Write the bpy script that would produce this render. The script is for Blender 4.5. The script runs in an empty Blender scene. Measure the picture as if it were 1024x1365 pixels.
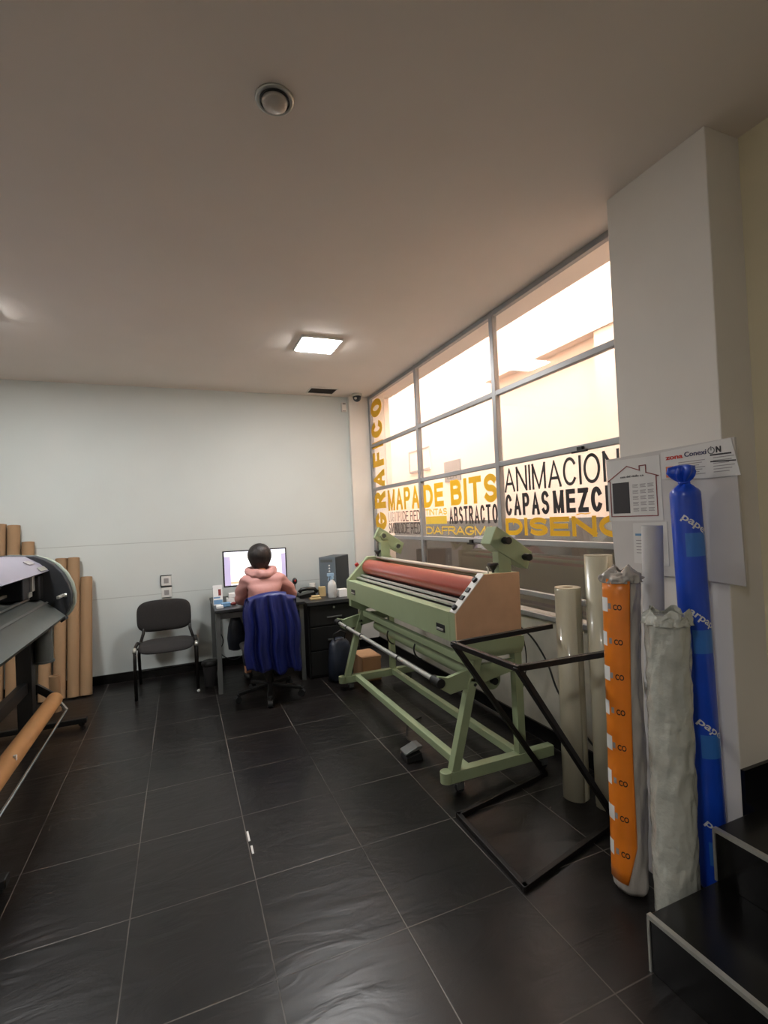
import bpy, bmesh, math, random
from mathutils import Vector, Matrix, noise
random.seed(4)
PI = math.pi
scn = bpy.context.scene
COL = scn.collection

# ------------------------------------------------------------------ materials
def lin(c):
    def f(v):
        v /= 255.0
        return v / 12.92 if v <= 0.04045 else ((v + 0.055) / 1.055) ** 2.4
    return (f(c[0]), f(c[1]), f(c[2]), 1)

def mat(name, c, rough=0.6, metal=0.0, var=0.06, scale=8.0, bump=0.0, bscale=40.0, spec=0.5, alpha=1.0, trans=0.0, coat=0.0, stretch=None):
    m = bpy.data.materials.new(name); m.use_nodes = True
    nt = m.node_tree; b = nt.nodes['Principled BSDF']
    b.inputs['Roughness'].default_value = rough
    b.inputs['Metallic'].default_value = metal
    b.inputs['Specular IOR Level'].default_value = spec
    b.inputs['Coat Weight'].default_value = coat
    b.inputs['Transmission Weight'].default_value = trans
    b.inputs['Alpha'].default_value = alpha
    col = lin(c)
    tc = nt.nodes.new('ShaderNodeTexCoord'); mp = nt.nodes.new('ShaderNodeMapping')
    nt.links.new(tc.outputs['Object'], mp.inputs[0])
    if stretch: mp.inputs['Scale'].default_value = stretch
    n = nt.nodes.new('ShaderNodeTexNoise'); n.inputs['Scale'].default_value = scale; n.inputs['Detail'].default_value = 4
    nt.links.new(mp.outputs[0], n.inputs['Vector'])
    r = nt.nodes.new('ShaderNodeValToRGB')
    r.color_ramp.elements[0].position = 0.3; r.color_ramp.elements[1].position = 0.7
    r.color_ramp.elements[0].color = tuple(max(0, v * (1 - var)) for v in col[:3]) + (1,)
    r.color_ramp.elements[1].color = tuple(min(1, v * (1 + var)) for v in col[:3]) + (1,)
    nt.links.new(n.outputs['Fac'], r.inputs[0]); nt.links.new(r.outputs[0], b.inputs['Base Color'])
    if bump:
        n2 = nt.nodes.new('ShaderNodeTexNoise'); n2.inputs['Scale'].default_value = bscale; n2.inputs['Detail'].default_value = 5
        nt.links.new(mp.outputs[0], n2.inputs['Vector'])
        bp = nt.nodes.new('ShaderNodeBump'); bp.inputs['Strength'].default_value = bump; bp.inputs['Distance'].default_value = 0.01
        nt.links.new(n2.outputs['Fac'], bp.inputs['Height']); nt.links.new(bp.outputs[0], b.inputs['Normal'])
    return m

def emit(name, c, s):
    m = bpy.data.materials.new(name); m.use_nodes = True
    b = m.node_tree.nodes['Principled BSDF']
    b.inputs['Base Color'].default_value = lin(c)
    b.inputs['Emission Color'].default_value = lin(c)
    b.inputs['Emission Strength'].default_value = s
    return m

def glass_mat(name, tint, refl=0.06, rough=0.02):
    m = bpy.data.materials.new(name); m.use_nodes = True
    nt = m.node_tree; nt.nodes.remove(nt.nodes['Principled BSDF'])
    out = nt.nodes['Material Output']
    t = nt.nodes.new('ShaderNodeBsdfTransparent'); t.inputs[0].default_value = lin(tint)
    g = nt.nodes.new('ShaderNodeBsdfGlossy'); g.inputs['Roughness'].default_value = rough; g.inputs['Color'].default_value = (1, 1, 1, 1)
    lw = nt.nodes.new('ShaderNodeLayerWeight'); pw = nt.nodes.new('ShaderNodeMath'); pw.operation = 'POWER'; pw.inputs[1].default_value = 4.0
    nt.links.new(lw.outputs['Facing'], pw.inputs[0])
    f = nt.nodes.new('ShaderNodeMapRange'); f.inputs[3].default_value = refl; f.inputs[4].default_value = 0.9
    nt.links.new(pw.outputs[0], f.inputs[0])
    mx = nt.nodes.new('ShaderNodeMixShader')
    nt.links.new(f.outputs[0], mx.inputs[0]); nt.links.new(t.outputs[0], mx.inputs[1]); nt.links.new(g.outputs[0], mx.inputs[2])
    nt.links.new(mx.outputs[0], out.inputs[0])
    return m

def floor_mat():
    m = mat('slate_tiles', (25, 22, 21), rough=0.33, var=0.35, scale=5, spec=0.4)
    nt = m.node_tree; b = nt.nodes['Principled BSDF']
    tc = nt.nodes.new('ShaderNodeTexCoord'); mp = nt.nodes.new('ShaderNodeMapping')
    mp.inputs['Location'].default_value = (-0.235, -0.187, 0)
    nt.links.new(tc.outputs['Object'], mp.inputs[0])
    br = nt.nodes.new('ShaderNodeTexBrick'); br.offset = 0; br.squash = 1
    br.inputs['Scale'].default_value = 1; br.inputs['Brick Width'].default_value = 0.475; br.inputs['Row Height'].default_value = 0.5
    br.inputs['Mortar Size'].default_value = 0.003; br.inputs['Mortar Smooth'].default_value = 0.6
    br.inputs['Color1'].default_value = (0.8, 0.8, 0.8, 1); br.inputs['Color2'].default_value = (1.15, 1.15, 1.15, 1)
    nt.links.new(mp.outputs[0], br.inputs['Vector'])
    old = b.inputs['Base Color'].links[0].from_socket
    mul = nt.nodes.new('ShaderNodeMix'); mul.data_type = 'RGBA'; mul.blend_type = 'MULTIPLY'; mul.inputs[0].default_value = 1
    nt.links.new(old, mul.inputs[6]); nt.links.new(br.outputs['Color'], mul.inputs[7])
    n = nt.nodes.new('ShaderNodeTexNoise'); n.inputs['Scale'].default_value = 2.3
    nt.links.new(tc.outputs['Object'], n.inputs['Vector'])
    ra = nt.nodes.new('ShaderNodeMapRange'); ra.inputs[1].default_value = 0.35; ra.inputs[2].default_value = 0.62
    ra.inputs[3].default_value = 0.15; ra.inputs[4].default_value = 1.0
    nt.links.new(n.outputs['Fac'], ra.inputs[0])
    mm = nt.nodes.new('ShaderNodeMath'); mm.operation = 'MULTIPLY'
    nt.links.new(ra.outputs[0], mm.inputs[0]); nt.links.new(br.outputs['Fac'], mm.inputs[1])
    mx = nt.nodes.new('ShaderNodeMix'); mx.data_type = 'RGBA'
    nt.links.new(mm.outputs[0], mx.inputs[0]); nt.links.new(mul.outputs[2], mx.inputs[6]); mx.inputs[7].default_value = lin((112, 106, 100))
    nt.links.new(mx.outputs[2], b.inputs['Base Color'])
    # slate relief: long soft ripples
    w = nt.nodes.new('ShaderNodeTexNoise'); w.inputs['Scale'].default_value = 3.2; w.inputs['Detail'].default_value = 3; w.inputs['Distortion'].default_value = 1.6
    mp2 = nt.nodes.new('ShaderNodeMapping'); mp2.inputs['Scale'].default_value = (1.0, 2.6, 1); mp2.inputs['Rotation'].default_value = (0, 0, 0.5)
    nt.links.new(tc.outputs['Object'], mp2.inputs[0]); nt.links.new(mp2.outputs[0], w.inputs['Vector'])
    ad = nt.nodes.new('ShaderNodeMath'); ad.operation = 'MULTIPLY_ADD'; ad.inputs[1].default_value = -0.25
    nt.links.new(br.outputs['Fac'], ad.inputs[0]); nt.links.new(w.outputs['Fac'], ad.inputs[2])
    n3 = nt.nodes.new('ShaderNodeTexNoise'); n3.inputs['Scale'].default_value = 60; n3.inputs['Detail'].default_value = 4
    nt.links.new(tc.outputs['Object'], n3.inputs['Vector'])
    ad2 = nt.nodes.new('ShaderNodeMath'); ad2.operation = 'MULTIPLY_ADD'; ad2.inputs[1].default_value = 0.06
    nt.links.new(n3.outputs['Fac'], ad2.inputs[0]); nt.links.new(ad.outputs[0], ad2.inputs[2])
    bp = nt.nodes.new('ShaderNodeBump'); bp.inputs['Strength'].default_value = 0.2; bp.inputs['Distance'].default_value = 0.015
    nt.links.new(ad2.outputs[0], bp.inputs['Height']); nt.links.new(bp.outputs[0], b.inputs['Normal'])
    return m

def wall_mat():
    m = mat('painted_panel_wall', (203, 209, 206), rough=0.75, var=0.025, scale=1.5, bump=0.05, bscale=25)
    nt = m.node_tree; b = nt.nodes['Principled BSDF']
    old = b.inputs['Base Color'].links[0].from_socket
    g = nt.nodes.new('ShaderNodeTexCoord'); s = nt.nodes.new('ShaderNodeSeparateXYZ')
    nt.links.new(g.outputs['Object'], s.inputs[0])
    prev = old
    for z in (1.37, 0.835):          # joints between the wall boards
        a = nt.nodes.new('ShaderNodeMath'); a.operation = 'SUBTRACT'; a.inputs[1].default_value = z
        nt.links.new(s.outputs['Z'], a.inputs[0])
        c = nt.nodes.new('ShaderNodeMath'); c.operation = 'ABSOLUTE'; nt.links.new(a.outputs[0], c.inputs[0])
        l = nt.nodes.new('ShaderNodeMath'); l.operation = 'LESS_THAN'; l.inputs[1].default_value = 0.0035
        nt.links.new(c.outputs[0], l.inputs[0])
        mx = nt.nodes.new('ShaderNodeMix'); mx.data_type = 'RGBA'
        nt.links.new(l.outputs[0], mx.inputs[0]); nt.links.new(prev, mx.inputs[6]); mx.inputs[7].default_value = lin((178, 183, 180))
        prev = mx.outputs[2]
    nt.links.new(prev, b.inputs['Base Color'])
    return m

M = dict(
    floor=floor_mat(), backwall=wall_mat(),
    ceiling=mat('ceiling_paint', (232, 222, 213), 0.85, var=0.02, scale=2),
    wall=mat('white_paint', (224, 219, 211), 0.7, var=0.03, scale=3, bump=0.03),
    dirtywall=mat('scuffed_paint', (176, 172, 160), 0.7, var=0.18, scale=4, bump=0.1),
    creamwall=mat('cream_paint', (222, 212, 182), 0.7, var=0.03, scale=3),
    blackstone=mat('black_stone', (13, 12, 11), 0.22, var=0.4, scale=30, spec=0.5),
    alu=mat('aluminium', (150, 150, 150), 0.45, 0.35, var=0.04),
    chrome=mat('chrome', (215, 215, 215), 0.2, 1.0, var=0.03),
    silver=mat('satin_silver', (190, 190, 182), 0.35, 0.6, var=0.03),
    glass=glass_mat('clear_glass', (250, 250, 248)), dimglass=glass_mat('smoked_glass', (214, 212, 206)),
    outwall=mat('courtyard_wall', (238, 222, 210), 0.9, var=0.03, scale=1.2, bump=0.05, bscale=6),
    outgrey=mat('courtyard_grey', (100, 99, 98), 0.9, var=0.1, scale=1.5),
    outdark=mat('courtyard_dado', (84, 90, 86), 0.9, var=0.15, scale=1.5),
    yellow=mat('yellow_vinyl', (236, 178, 8), 0.5, var=0.02),
    paleyellow=mat('pale_yellow_vinyl', (232, 190, 60), 0.5, var=0.02),
    blackvinyl=mat('black_vinyl', (30, 22, 22), 0.5, var=0.02),
    greyvinyl=mat('grey_vinyl', (78, 76, 76), 0.5, var=0.02),
    green=mat('pale_green_enamel', (150, 164, 128), 0.42, var=0.04, scale=6, coat=0.1),
    tan=mat('brown_end_board', (202, 164, 130), 0.6, var=0.05, scale=12),
    red=mat('red_silicone', (156, 66, 50), 0.3, var=0.04, scale=10, coat=0.2),
    black=mat('black_plastic', (22, 22, 22), 0.45, var=0.1),
    blackmetal=mat('black_metal', (24, 20, 18), 0.5, 0.3, var=0.2, scale=20),
    rubber=mat('rubber', (26, 26, 27), 0.8, var=0.1),
    white=mat('white_plastic', (215, 215, 210), 0.45, var=0.02),
    whiteglow=mat('white_card', (230, 230, 228), 0.7, var=0.02),
    lav=mat('printer_cover', (142, 139, 152), 0.35, var=0.03),
    pgrey=mat('printer_grey', (84, 90, 88), 0.5, var=0.06, scale=10),
    pdark=mat('printer_dark', (42, 44, 48), 0.5, var=0.1, scale=20),
    rim=mat('printer_rim', (160, 170, 158), 0.5, var=0.04),
    kraft=mat('kraft_cardboard', (152, 122, 90), 0.8, var=0.08, scale=8, stretch=(1, 1, .2)),
    kraftroll=mat('kraft_paper', (188, 140, 90), 0.7, var=0.06),
    hole=mat('tube_inside', (60, 45, 32), 0.9),
    chairfab=mat('charcoal_fabric', (40, 37, 36), 0.95, var=0.2, scale=120, bump=0.3, bscale=300),
    steel=mat('grey_steel', (110, 112, 110), 0.45, 0.5, var=0.08),
    deskdark=mat('dark_desktop', (40, 41, 42), 0.4, var=0.15, scale=20),
    skin=mat('skin', (190, 135, 105), 0.6, var=0.05), hair=mat('dark_brown_hair', (30, 24, 22), 0.5, var=0.4, scale=60, stretch=(1, 1, .15), bump=0.5, bscale=90),
    pink=mat('pink_quilted_nylon', (190, 138, 132), 0.5, var=0.05, scale=15, bump=0.25, bscale=14),
    pinkdark=mat('pink_lining', (150, 84, 76), 0.7), jeans=mat('dark_trousers', (28, 29, 36), 0.9),
    blue=mat('blue_nylon', (17, 29, 98), 0.45, var=0.12, scale=8, bump=0.15, bscale=12),
    bagblue=mat('blue_plastic_film', (26, 76, 200), 0.28, var=0.1, scale=6, bump=0.15, bscale=10, coat=0.3),
    bagband=mat('lighter_blue_print', (60, 122, 205), 0.28, var=0.05),
    orange=mat('orange_print', (240, 134, 36), 0.3, var=0.12, scale=6, coat=0.4),
    wrap=mat('milky_film', (182, 176, 168), 0.2, var=0.08, scale=10, bump=1.0, bscale=14, coat=0.4, stretch=(1, 1, .4)),
    bubble=mat('bubble_wrap', (184, 186, 176), 0.16, var=0.1, scale=9, bump=1.0, bscale=20, coat=0.5),
    clearroll=mat('laminating_film', (192, 186, 162), 0.28, var=0.06, scale=5, coat=0.4, stretch=(1, 1, .2)),
    tube=mat('white_tube', (196, 194, 194), 0.5, var=0.03),
    towergrey=mat('tower_front', (98, 109, 116), 0.45, var=0.05), towerside=mat('tower_side', (44, 55, 62), 0.4, var=0.05),
    paper=mat('paper', (214, 212, 208), 0.8, var=0.02), board=mat('foam_board', (200, 196, 192), 0.8, var=0.03),
    inkred=mat('dark_red_ink', (130, 52, 50), 0.7), inkred2=mat('red_ink', (196, 60, 50), 0.7), inkdark=mat('dark_ink', (52, 48, 50), 0.7),
    inknavy=mat('navy_ink', (46, 50, 84), 0.7), inkgrey=mat('grey_ink', (150, 146, 144), 0.8), inkblue=mat('blue_ink', (110, 150, 186), 0.7),
    inkorange=mat('orange_ink', (214, 120, 70), 0.7), beige=mat('beige', (190, 168, 120), 0.7), box=mat('brown_box', (168, 128, 92), 0.8),
    darkred=mat('red_knob', (170, 40, 35), 0.4), clearp=mat('frosted_bottle', (226, 228, 226), 0.25, trans=0.3, coat=0.3),
    darkbag=mat('navy_bag', (30, 36, 48), 0.4, var=0.3, scale=8, bump=0.6, bscale=9), darkbin=mat('grey_bin', (92, 90, 92), 0.5),
    bluec=mat('blue_trigger', (150, 180, 205), 0.4), notice=mat('notice_board', (196, 190, 160), 0.6), greenink=mat('dark_green_ink', (30, 60, 36), 0.6),
    lime=mat('lime_ink', (140, 170, 60), 0.6),
    lampoff=mat('lamp_glass_off', (190, 182, 172), 0.25, var=0.02, coat=0.3),
    lamp=emit('led_panel', (255, 254, 253), 73.0), screen=emit('screen_white', (238, 240, 252), .5),
    screenbar=emit('screen_lilac', (186, 176, 210), .36), screendoc=emit('screen_page', (255, 255, 255), .56), screentaskbar=emit('screen_taskbar', (225, 190, 150), .4),
)

# ------------------------------------------------------------------ mesh helpers
class MB:
    def __init__(s): s.b = bmesh.new()
    def box(s, x0, x1, y0, y1, z0, z1, mx=None):
        v = [s.b.verts.new((x, y, z)) for x in (x0, x1) for y in (y0, y1) for z in (z0, z1)]
        if mx is not None:
            for q in v: q.co = mx @ q.co
        for f in ((0, 1, 3, 2), (4, 6, 7, 5), (0, 4, 5, 1), (2, 3, 7, 6), (0, 2, 6, 4), (1, 5, 7, 3)):
            s.b.faces.new([v[i] for i in f])
        return s
    def frame(s, p, q, up=(0, 0, 1)):
        p, q = Vector(p), Vector(q); d = (q - p); L = d.length; d.normalize()
        u = Vector(up)
        if abs(d.dot(u)) > 0.98: u = Vector((0, 1, 0))
        a = d.cross(u).normalized(); c = a.cross(d).normalized()
        return p, d, a, c, L
    def bar(s, p, q, w, h, up=(0, 0, 1)):
        p, d, a, c, L = s.frame(p, q, up)
        m = Matrix(((a.x, d.x, c.x, p.x), (a.y, d.y, c.y, p.y), (a.z, d.z, c.z, p.z), (0, 0, 0, 1)))
        return s.box(-w / 2, w / 2, 0, L, -h / 2, h / 2, m)
    def cyl(s, p, q, r, r2=None, n=24, cap=True):
        r2 = r if r2 is None else r2
        p, d, a, c, L = s.frame(p, q)
        A = [s.b.verts.new(p + (a * math.cos(t) + c * math.sin(t)) * r) for t in [2 * PI * i / n for i in range(n)]]
        B = [s.b.verts.new(p + d * L + (a * math.cos(t) + c * math.sin(t)) * r2) for t in [2 * PI * i / n for i in range(n)]]
        for i in range(n): s.b.faces.new((A[i], A[(i + 1) % n], B[(i + 1) % n], B[i]))
        if cap: s.b.faces.new(A[::-1]); s.b.faces.new(B)
        return s
    def pipe(s, p, q, r, ri, n=28):
        p, d, a, c, L = s.frame(p, q)
        R = []
        for rr, t in ((r, 0), (r, L), (ri, L), (ri, 0)):
            R.append([s.b.verts.new(p + d * t + (a * math.cos(k) + c * math.sin(k)) * rr) for k in [2 * PI * i / n for i in range(n)]])
        for j in range(4):
            A, B = R[j], R[(j + 1) % 4]
            for i in range(n): s.b.faces.new((A[i], A[(i + 1) % n], B[(i + 1) % n], B[i]))
        return s
    def prism(s, pts, axis, a0, a1):
        def P(u, v, w):
            return {'x': (w, u, v), 'y': (u, w, v), 'z': (u, v, w)}[axis]
        A = [s.b.verts.new(P(u, v, a0)) for u, v in pts]; B = [s.b.verts.new(P(u, v, a1)) for u, v in pts]
        n = len(pts)
        for i in range(n): s.b.faces.new((A[i], A[(i + 1) % n], B[(i + 1) % n], B[i]))
        s.b.faces.new(A[::-1]); s.b.faces.new(B)
        return s
    def lathe(s, prof, c=(0, 0, 0), n=28, mx=None, fn=None):
        rings = []
        for r, z in prof:
            ring = []
            for i in range(n):
                t = 2 * PI * i / n
                rr = r * (fn(t, z) if fn else 1)
                v = Vector((rr * math.cos(t), rr * math.sin(t), z))
                if mx is not None: v = mx @ v
                ring.append(s.b.verts.new(v + Vector(c)))
            rings.append(ring)
        for A, B in zip(rings, rings[1:]):
            for i in range(n): s.b.faces.new((A[i], A[(i + 1) % n], B[(i + 1) % n], B[i]))
        s.b.faces.new(rings[0][::-1]); s.b.faces.new(rings[-1])
        return s
    def tube(s, pts, r, n=10):
        pts = [Vector(p) for p in pts]; rings = []
        prev = None
        for i, p in enumerate(pts):
            d = (pts[min(i + 1, len(pts) - 1)] - pts[max(i - 1, 0)]).normalized()
            if prev is None:
                u = Vector((0, 0, 1)) if abs(d.z) < .9 else Vector((1, 0, 0))
                a = d.cross(u).normalized()
            else:
                a = (prev - d * prev.dot(d)).normalized()
            prev = a; c = a.cross(d)
            rings.append([s.b.verts.new(p + (a * math.cos(2 * PI * k / n) + c * math.sin(2 * PI * k / n)) * r) for k in range(n)])
        for A, B in zip(rings, rings[1:]):
            for i in range(n): s.b.faces.new((A[i], A[(i + 1) % n], B[(i + 1) % n], B[i]))
        s.b.faces.new(rings[0][::-1]); s.b.faces.new(rings[-1])
        return s
    def ball(s, c, r, sc=(1, 1, 1), sub=3):
        m = Matrix.Translation(c) @ Matrix.Diagonal((r * sc[0], r * sc[1], r * sc[2], 1))
        bmesh.ops.create_icosphere(s.b, subdivisions=sub, radius=1, matrix=m)
        return s
    def grid(s, nu, nv, f):
        V = [[s.b.verts.new(f(i / nu, j / nv)) for j in range(nv + 1)] for i in range(nu + 1)]
        for i in range(nu):
            for j in range(nv): s.b.faces.new((V[i][j], V[i + 1][j], V[i + 1][j + 1], V[i][j + 1]))
        return s
    def build(s, name, m, parent=None, smooth=False, bevel=0, loc=None, mods=()):
        me = bpy.data.meshes.new(name)
        bmesh.ops.recalc_face_normals(s.b, faces=s.b.faces)
        off = rootloc(parent) if parent is not None else Vector(loc or (0, 0, 0))
        for v in s.b.verts: v.co -= off
        s.b.to_mesh(me); s.b.free()
        return link(name, me, m, parent, smooth, bevel, loc)

def crinkle(mb, c, amp, f, fz=.35):
    '''push the skin of a wrapped roll in and out like creased film'''
    c = Vector(c)
    for q in mb.b.verts:
        r = Vector((q.co.x - c.x, q.co.y - c.y, 0))
        if r.length < 1e-4: continue
        p = Vector((q.co.x * f, q.co.y * f, q.co.z * f * fz))
        n = abs(noise.noise(p)) + .5 * abs(noise.noise(p * 2.3))
        q.co += r.normalized() * amp * (.35 - n)
    return mb
def rootloc(o):
    L = Vector((0, 0, 0))
    while o is not None: L = L + o.location; o = o.parent
    return L

def link(name, me, m, parent, smooth=False, bevel=0, loc=None):
    o = bpy.data.objects.new(name, me); COL.objects.link(o)
    me.materials.append(M[m])
    if parent is not None: o.parent = parent
    elif loc: o.location = loc
    if smooth:
        for p in me.polygons: p.use_smooth = True
        if smooth == 'a':
            md = me; 
            try: me.set_sharp_from_angle(angle=0.7)
            except Exception: pass
    if bevel:
        b = o.modifiers.new('bevel', 'BEVEL'); b.width = bevel; b.segments = 2; b.limit_method = 'ANGLE'; b.angle_limit = 0.6
    return o

def thing(name, loc, label, cat, group=None):
    o = bpy.data.objects.new(name, None); COL.objects.link(o); o.location = loc; o.empty_display_size = .1
    return tag(o, label, cat, group)
def tag(o, label, cat, group=None, kind=None):
    o['label'] = label; o['category'] = cat
    if group: o['group'] = group
    if kind: o['kind'] = kind
    return o
def struct(name, mb, m, label=None, bevel=0, smooth=False):
    o = mb.build(name, m, None, smooth, bevel); o['kind'] = 'structure'
    if label: o['label'] = label
    return o

def text_mesh(s, w, h, bold=0.0, depth=0.0, space=1.0):
    cu = bpy.data.curves.new('lettering', 'FONT'); cu.body = s; cu.offset = bold; cu.extrude = 0; cu.space_character = space
    cu.resolution_u = 4
    o = bpy.data.objects.new('lettering', cu); COL.objects.link(o)
    dg = bpy.context.evaluated_depsgraph_get(); dg.update()
    me = bpy.data.meshes.new_from_object(o.evaluated_get(dg))
    bpy.data.objects.remove(o); bpy.data.curves.remove(cu)
    xs = [v.co.x for v in me.vertices]; ys = [v.co.y for v in me.vertices]
    x0, x1, y0, y1 = min(xs), max(xs), min(ys), max(ys)
    for v in me.vertices:
        v.co = Vector(((v.co.x - x0) / (x1 - x0) * w, (v.co.y - y0) / (y1 - y0) * h, 0))
    me.materials.clear()
    for p in me.polygons: p.use_smooth = False
    if depth:
        b = bmesh.new(); b.from_mesh(me)
        r = bmesh.ops.extrude_face_region(b, geom=b.faces[:])
        for e in r['geom']:
            if isinstance(e, bmesh.types.BMVert): e.co.z += depth
        b.to_mesh(me); b.free()
    return me

def text(name, s, org, u, v, w, h, m, parent, bold=0.0, depth=0.001, slope=0.0, space=1.0):
    me = text_mesh(s, w, h, bold, depth, space)
    u, v = Vector(u).normalized(), Vector(v).normalized(); n = u.cross(v)
    off = rootloc(parent); org = Vector(org)
    for q in me.vertices:
        c = q.co.copy()
        q.co = org + u * c.x + v * (c.y + slope * c.x) + n * c.z - off
    return link(name, me, m, parent)

_ARC = lambda cx, cy, rx, ry, a0, a1, n=12: [(cx + rx * math.cos(math.radians(a0 + (a1 - a0) * i / n)), cy + ry * math.sin(math.radians(a0 + (a1 - a0) * i / n))) for i in range(n + 1)]
GLYPH = {   # centre lines of block capitals in a unit box, and their relative width
    'A': (1.05, [[(0, -.1), (.0, 0), (.5, 1), (1, 0), (1, -.1)], [(.2, .32), (.8, .32)]]),
    'B': (.95, [[(0, 0), (0, 1), (.6, 1)] + _ARC(.6, .77, .34, .23, 90, -90) + [(0, .54)], [(.6, .54)] + _ARC(.62, .27, .38, .27, 90, -90) + [(0, 0)]]),
    'C': (1.0, [_ARC(.5, .5, .5, .5, 38, 322, 24)]),
    'D': (1.0, [[(0, 0), (0, 1), (.45, 1)] + _ARC(.45, .5, .55, .5, 90, -90, 16) + [(0, 0)]]),
    'E': (.88, [[(1, 1), (0, 1), (0, 0), (1, 0)], [(0, .52), (.9, .52)]]),
    'F': (.82, [[(1, 1), (0, 1), (0, 0)], [(0, .5), (.88, .5)]]),
    'G': (1.08, [_ARC(.5, .5, .5, .5, 40, 330, 24) + [(1, .45), (.58, .45)]]),
    'I': (.0, [[(.5, 0), (.5, 1)]]),
    'L': (.8, [[(0, 1), (0, 0), (1, 0)]]),
    'M': (1.2, [[(0, 0), (0, 1)], [(0, 1.0), (.5, 0), (1, 1.0)], [(1, 0), (1, 1)]]),
    'N': (1.0, [[(0, 0), (0, 1)], [(0, 1), (1, 0)], [(1, 0), (1, 1)]]),
    'O': (1.1, [_ARC(.5, .5, .5, .5, 0, 360, 28)]),
    'P': (.92, [[(0, 0), (0, 1), (.6, 1)] + _ARC(.6, .73, .4, .27, 90, -90) + [(0, .46)]]),
    'R': (.98, [[(0, 0), (0, 1), (.6, 1)] + _ARC(.6, .75, .36, .25, 90, -90) + [(0, .5)], [(.55, .5), (1, 0), (1, -.1)]]),
    'S': (.95, [_ARC(.5, .75, .46, .25, 30, 270, 14) + _ARC(.5, .25, .48, .25, 90, -150, 14)[1:]]),
    'T': (.95, [[(0, 1), (1, 1)], [(.5, 1), (.5, 0)]]),
    'Z': (.95, [[(0, 1), (1, 1)], [(1, 1), (0, 0)], [(0, 0), (1, 0)]]),
}
def block_text(name, s, org, u, v, w, h, t, m, parent, cut=None):
    '''flat block capitals: every letter a set of ribbons of width t, fitted to a w x h strip'''
    gap = t * .42 + h * .05; tilde = False
    gl = []
    for ch_ in s:
        if ch_ == ' ': gl.append((None, .45)); continue
        if ch_ == '\u00d1': gl.append(('N', GLYPH['N'][0], True)); continue
        gl.append((ch_, GLYPH[ch_][0], False))
    tot = sum(g[1] for g in gl); fixed = sum((t if g[0] else 0) for g in gl) + gap * (len(gl) - 1)
    k = (w - fixed) / tot
    b = bmesh.new(); x = 0.0
    nst = [0]
    def ribbon(pts, x0, gw):
        nst[0] += 1; zz = (nst[0] % 5) * .0005
        P = [Vector((x0 + t / 2 + p[0] * gw, t / 2 + p[1] * (h - t))) for p in pts]
        n = len(P); closed = (P[0] - P[-1]).length < 1e-6
        L_, R_ = [], []
        for i in range(n):
            a = P[i] - P[i - 1] if i > 0 else (P[-1] - P[-2] if closed else None)
            c = P[i + 1] - P[i] if i < n - 1 else (P[1] - P[0] if closed else None)
            if a is None: a = c
            if c is None: c = a
            a = a.normalized(); c = c.normalized(); q = Vector((-a.y - c.y, a.x + c.x))
            if q.length < 1e-4: q = Vector((-a.y, a.x))
            q.normalize(); mm = max(.45, q.dot(Vector((-a.y, a.x))))
            e = Vector((0, 0))
            if not closed and i == 0: e = -c * t * .5
            if not closed and i == n - 1: e = a * t * .5
            if abs(a.x) > .05 and abs(a.y) > .05: e *= 1.0
            L_.append(P[i] + e + q * (t / 2 / mm)); R_.append(P[i] + e - q * (t / 2 / mm))
        for i in range(n - 1):
            zq = zz + (i % 9) * .00005
            b.faces.new([b.verts.new((p.x, p.y, zq)) for p in (L_[i], L_[i + 1], R_[i + 1], R_[i])])
    for g in gl:
        if g[0] is None: x += g[1] * k + gap; continue
        gw = g[1] * k
        if g[0] == 'I':
            ribbon([(0, 0), (0, 1)], x, 0); x += t + gap; continue
        for st in GLYPH[g[0]][1]:
            curved = g[0] in 'CGS'
            ribbon(st, x, gw)
        x += gw + t + gap
    for co_, no_ in (((0, 0, 0), (0, -1, 0)), ((0, h, 0), (0, 1, 0))):
        bmesh.ops.bisect_plane(b, geom=b.verts[:] + b.edges[:] + b.faces[:], plane_co=co_, plane_no=no_, clear_outer=True)
    if any(len(g) > 2 and g[2] for g in gl):
        xx = 0
        for g in gl:
            if g[0] is None: xx += g[1] * k + gap; continue
            gw = 0 if g[0] == 'I' else g[1] * k
            if g[2]:
                vs = [b.verts.new((xx + gw * .25 + q[0] * gw * .7, h + q[1] * h * .14, 0)) for q in ((0, .35), (.35, .7), (.65, .5), (1, .8), (1, 1.1), (.65, .85), (.35, 1.05), (0, .7))]
                b.faces.new(vs)
            xx += gw + t + gap
    u, v = Vector(u).normalized(), Vector(v).normalized(); off = rootloc(parent); org = Vector(org)
    for q in b.verts: q.co = org + u * q.co.x + v * q.co.y + u.cross(v) * q.co.z - off
    me = bpy.data.meshes.new(name); b.to_mesh(me); b.free()
    return link(name, me, m, parent)

def wrap_text(name, s, p, q, r, ang, t0, w, h, rot, m, parent, bold=0.0):
    """lettering wrapped round the roll p->q: ang is the angle (0 = +x, -90 deg = towards -y) of its start"""
    me = text_mesh(s, w, h, bold)
    p, q = Vector(p), Vector(q); d = (q - p).normalized()
    a = Vector((1, 0, 0)); a = (a - d * a.dot(d)).normalized(); c = d.cross(a)
    off = rootloc(parent); cr, sr = math.cos(rot), math.sin(rot)
    for vv in me.vertices:
        x, y = vv.co.x * cr - vv.co.y * sr, vv.co.x * sr + vv.co.y * cr
        t = ang + x / r
        vv.co = p + d * (t0 + y) + (a * math.cos(t) + c * math.sin(t)) * r - off
    return link(name, me, m, parent)

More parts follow.
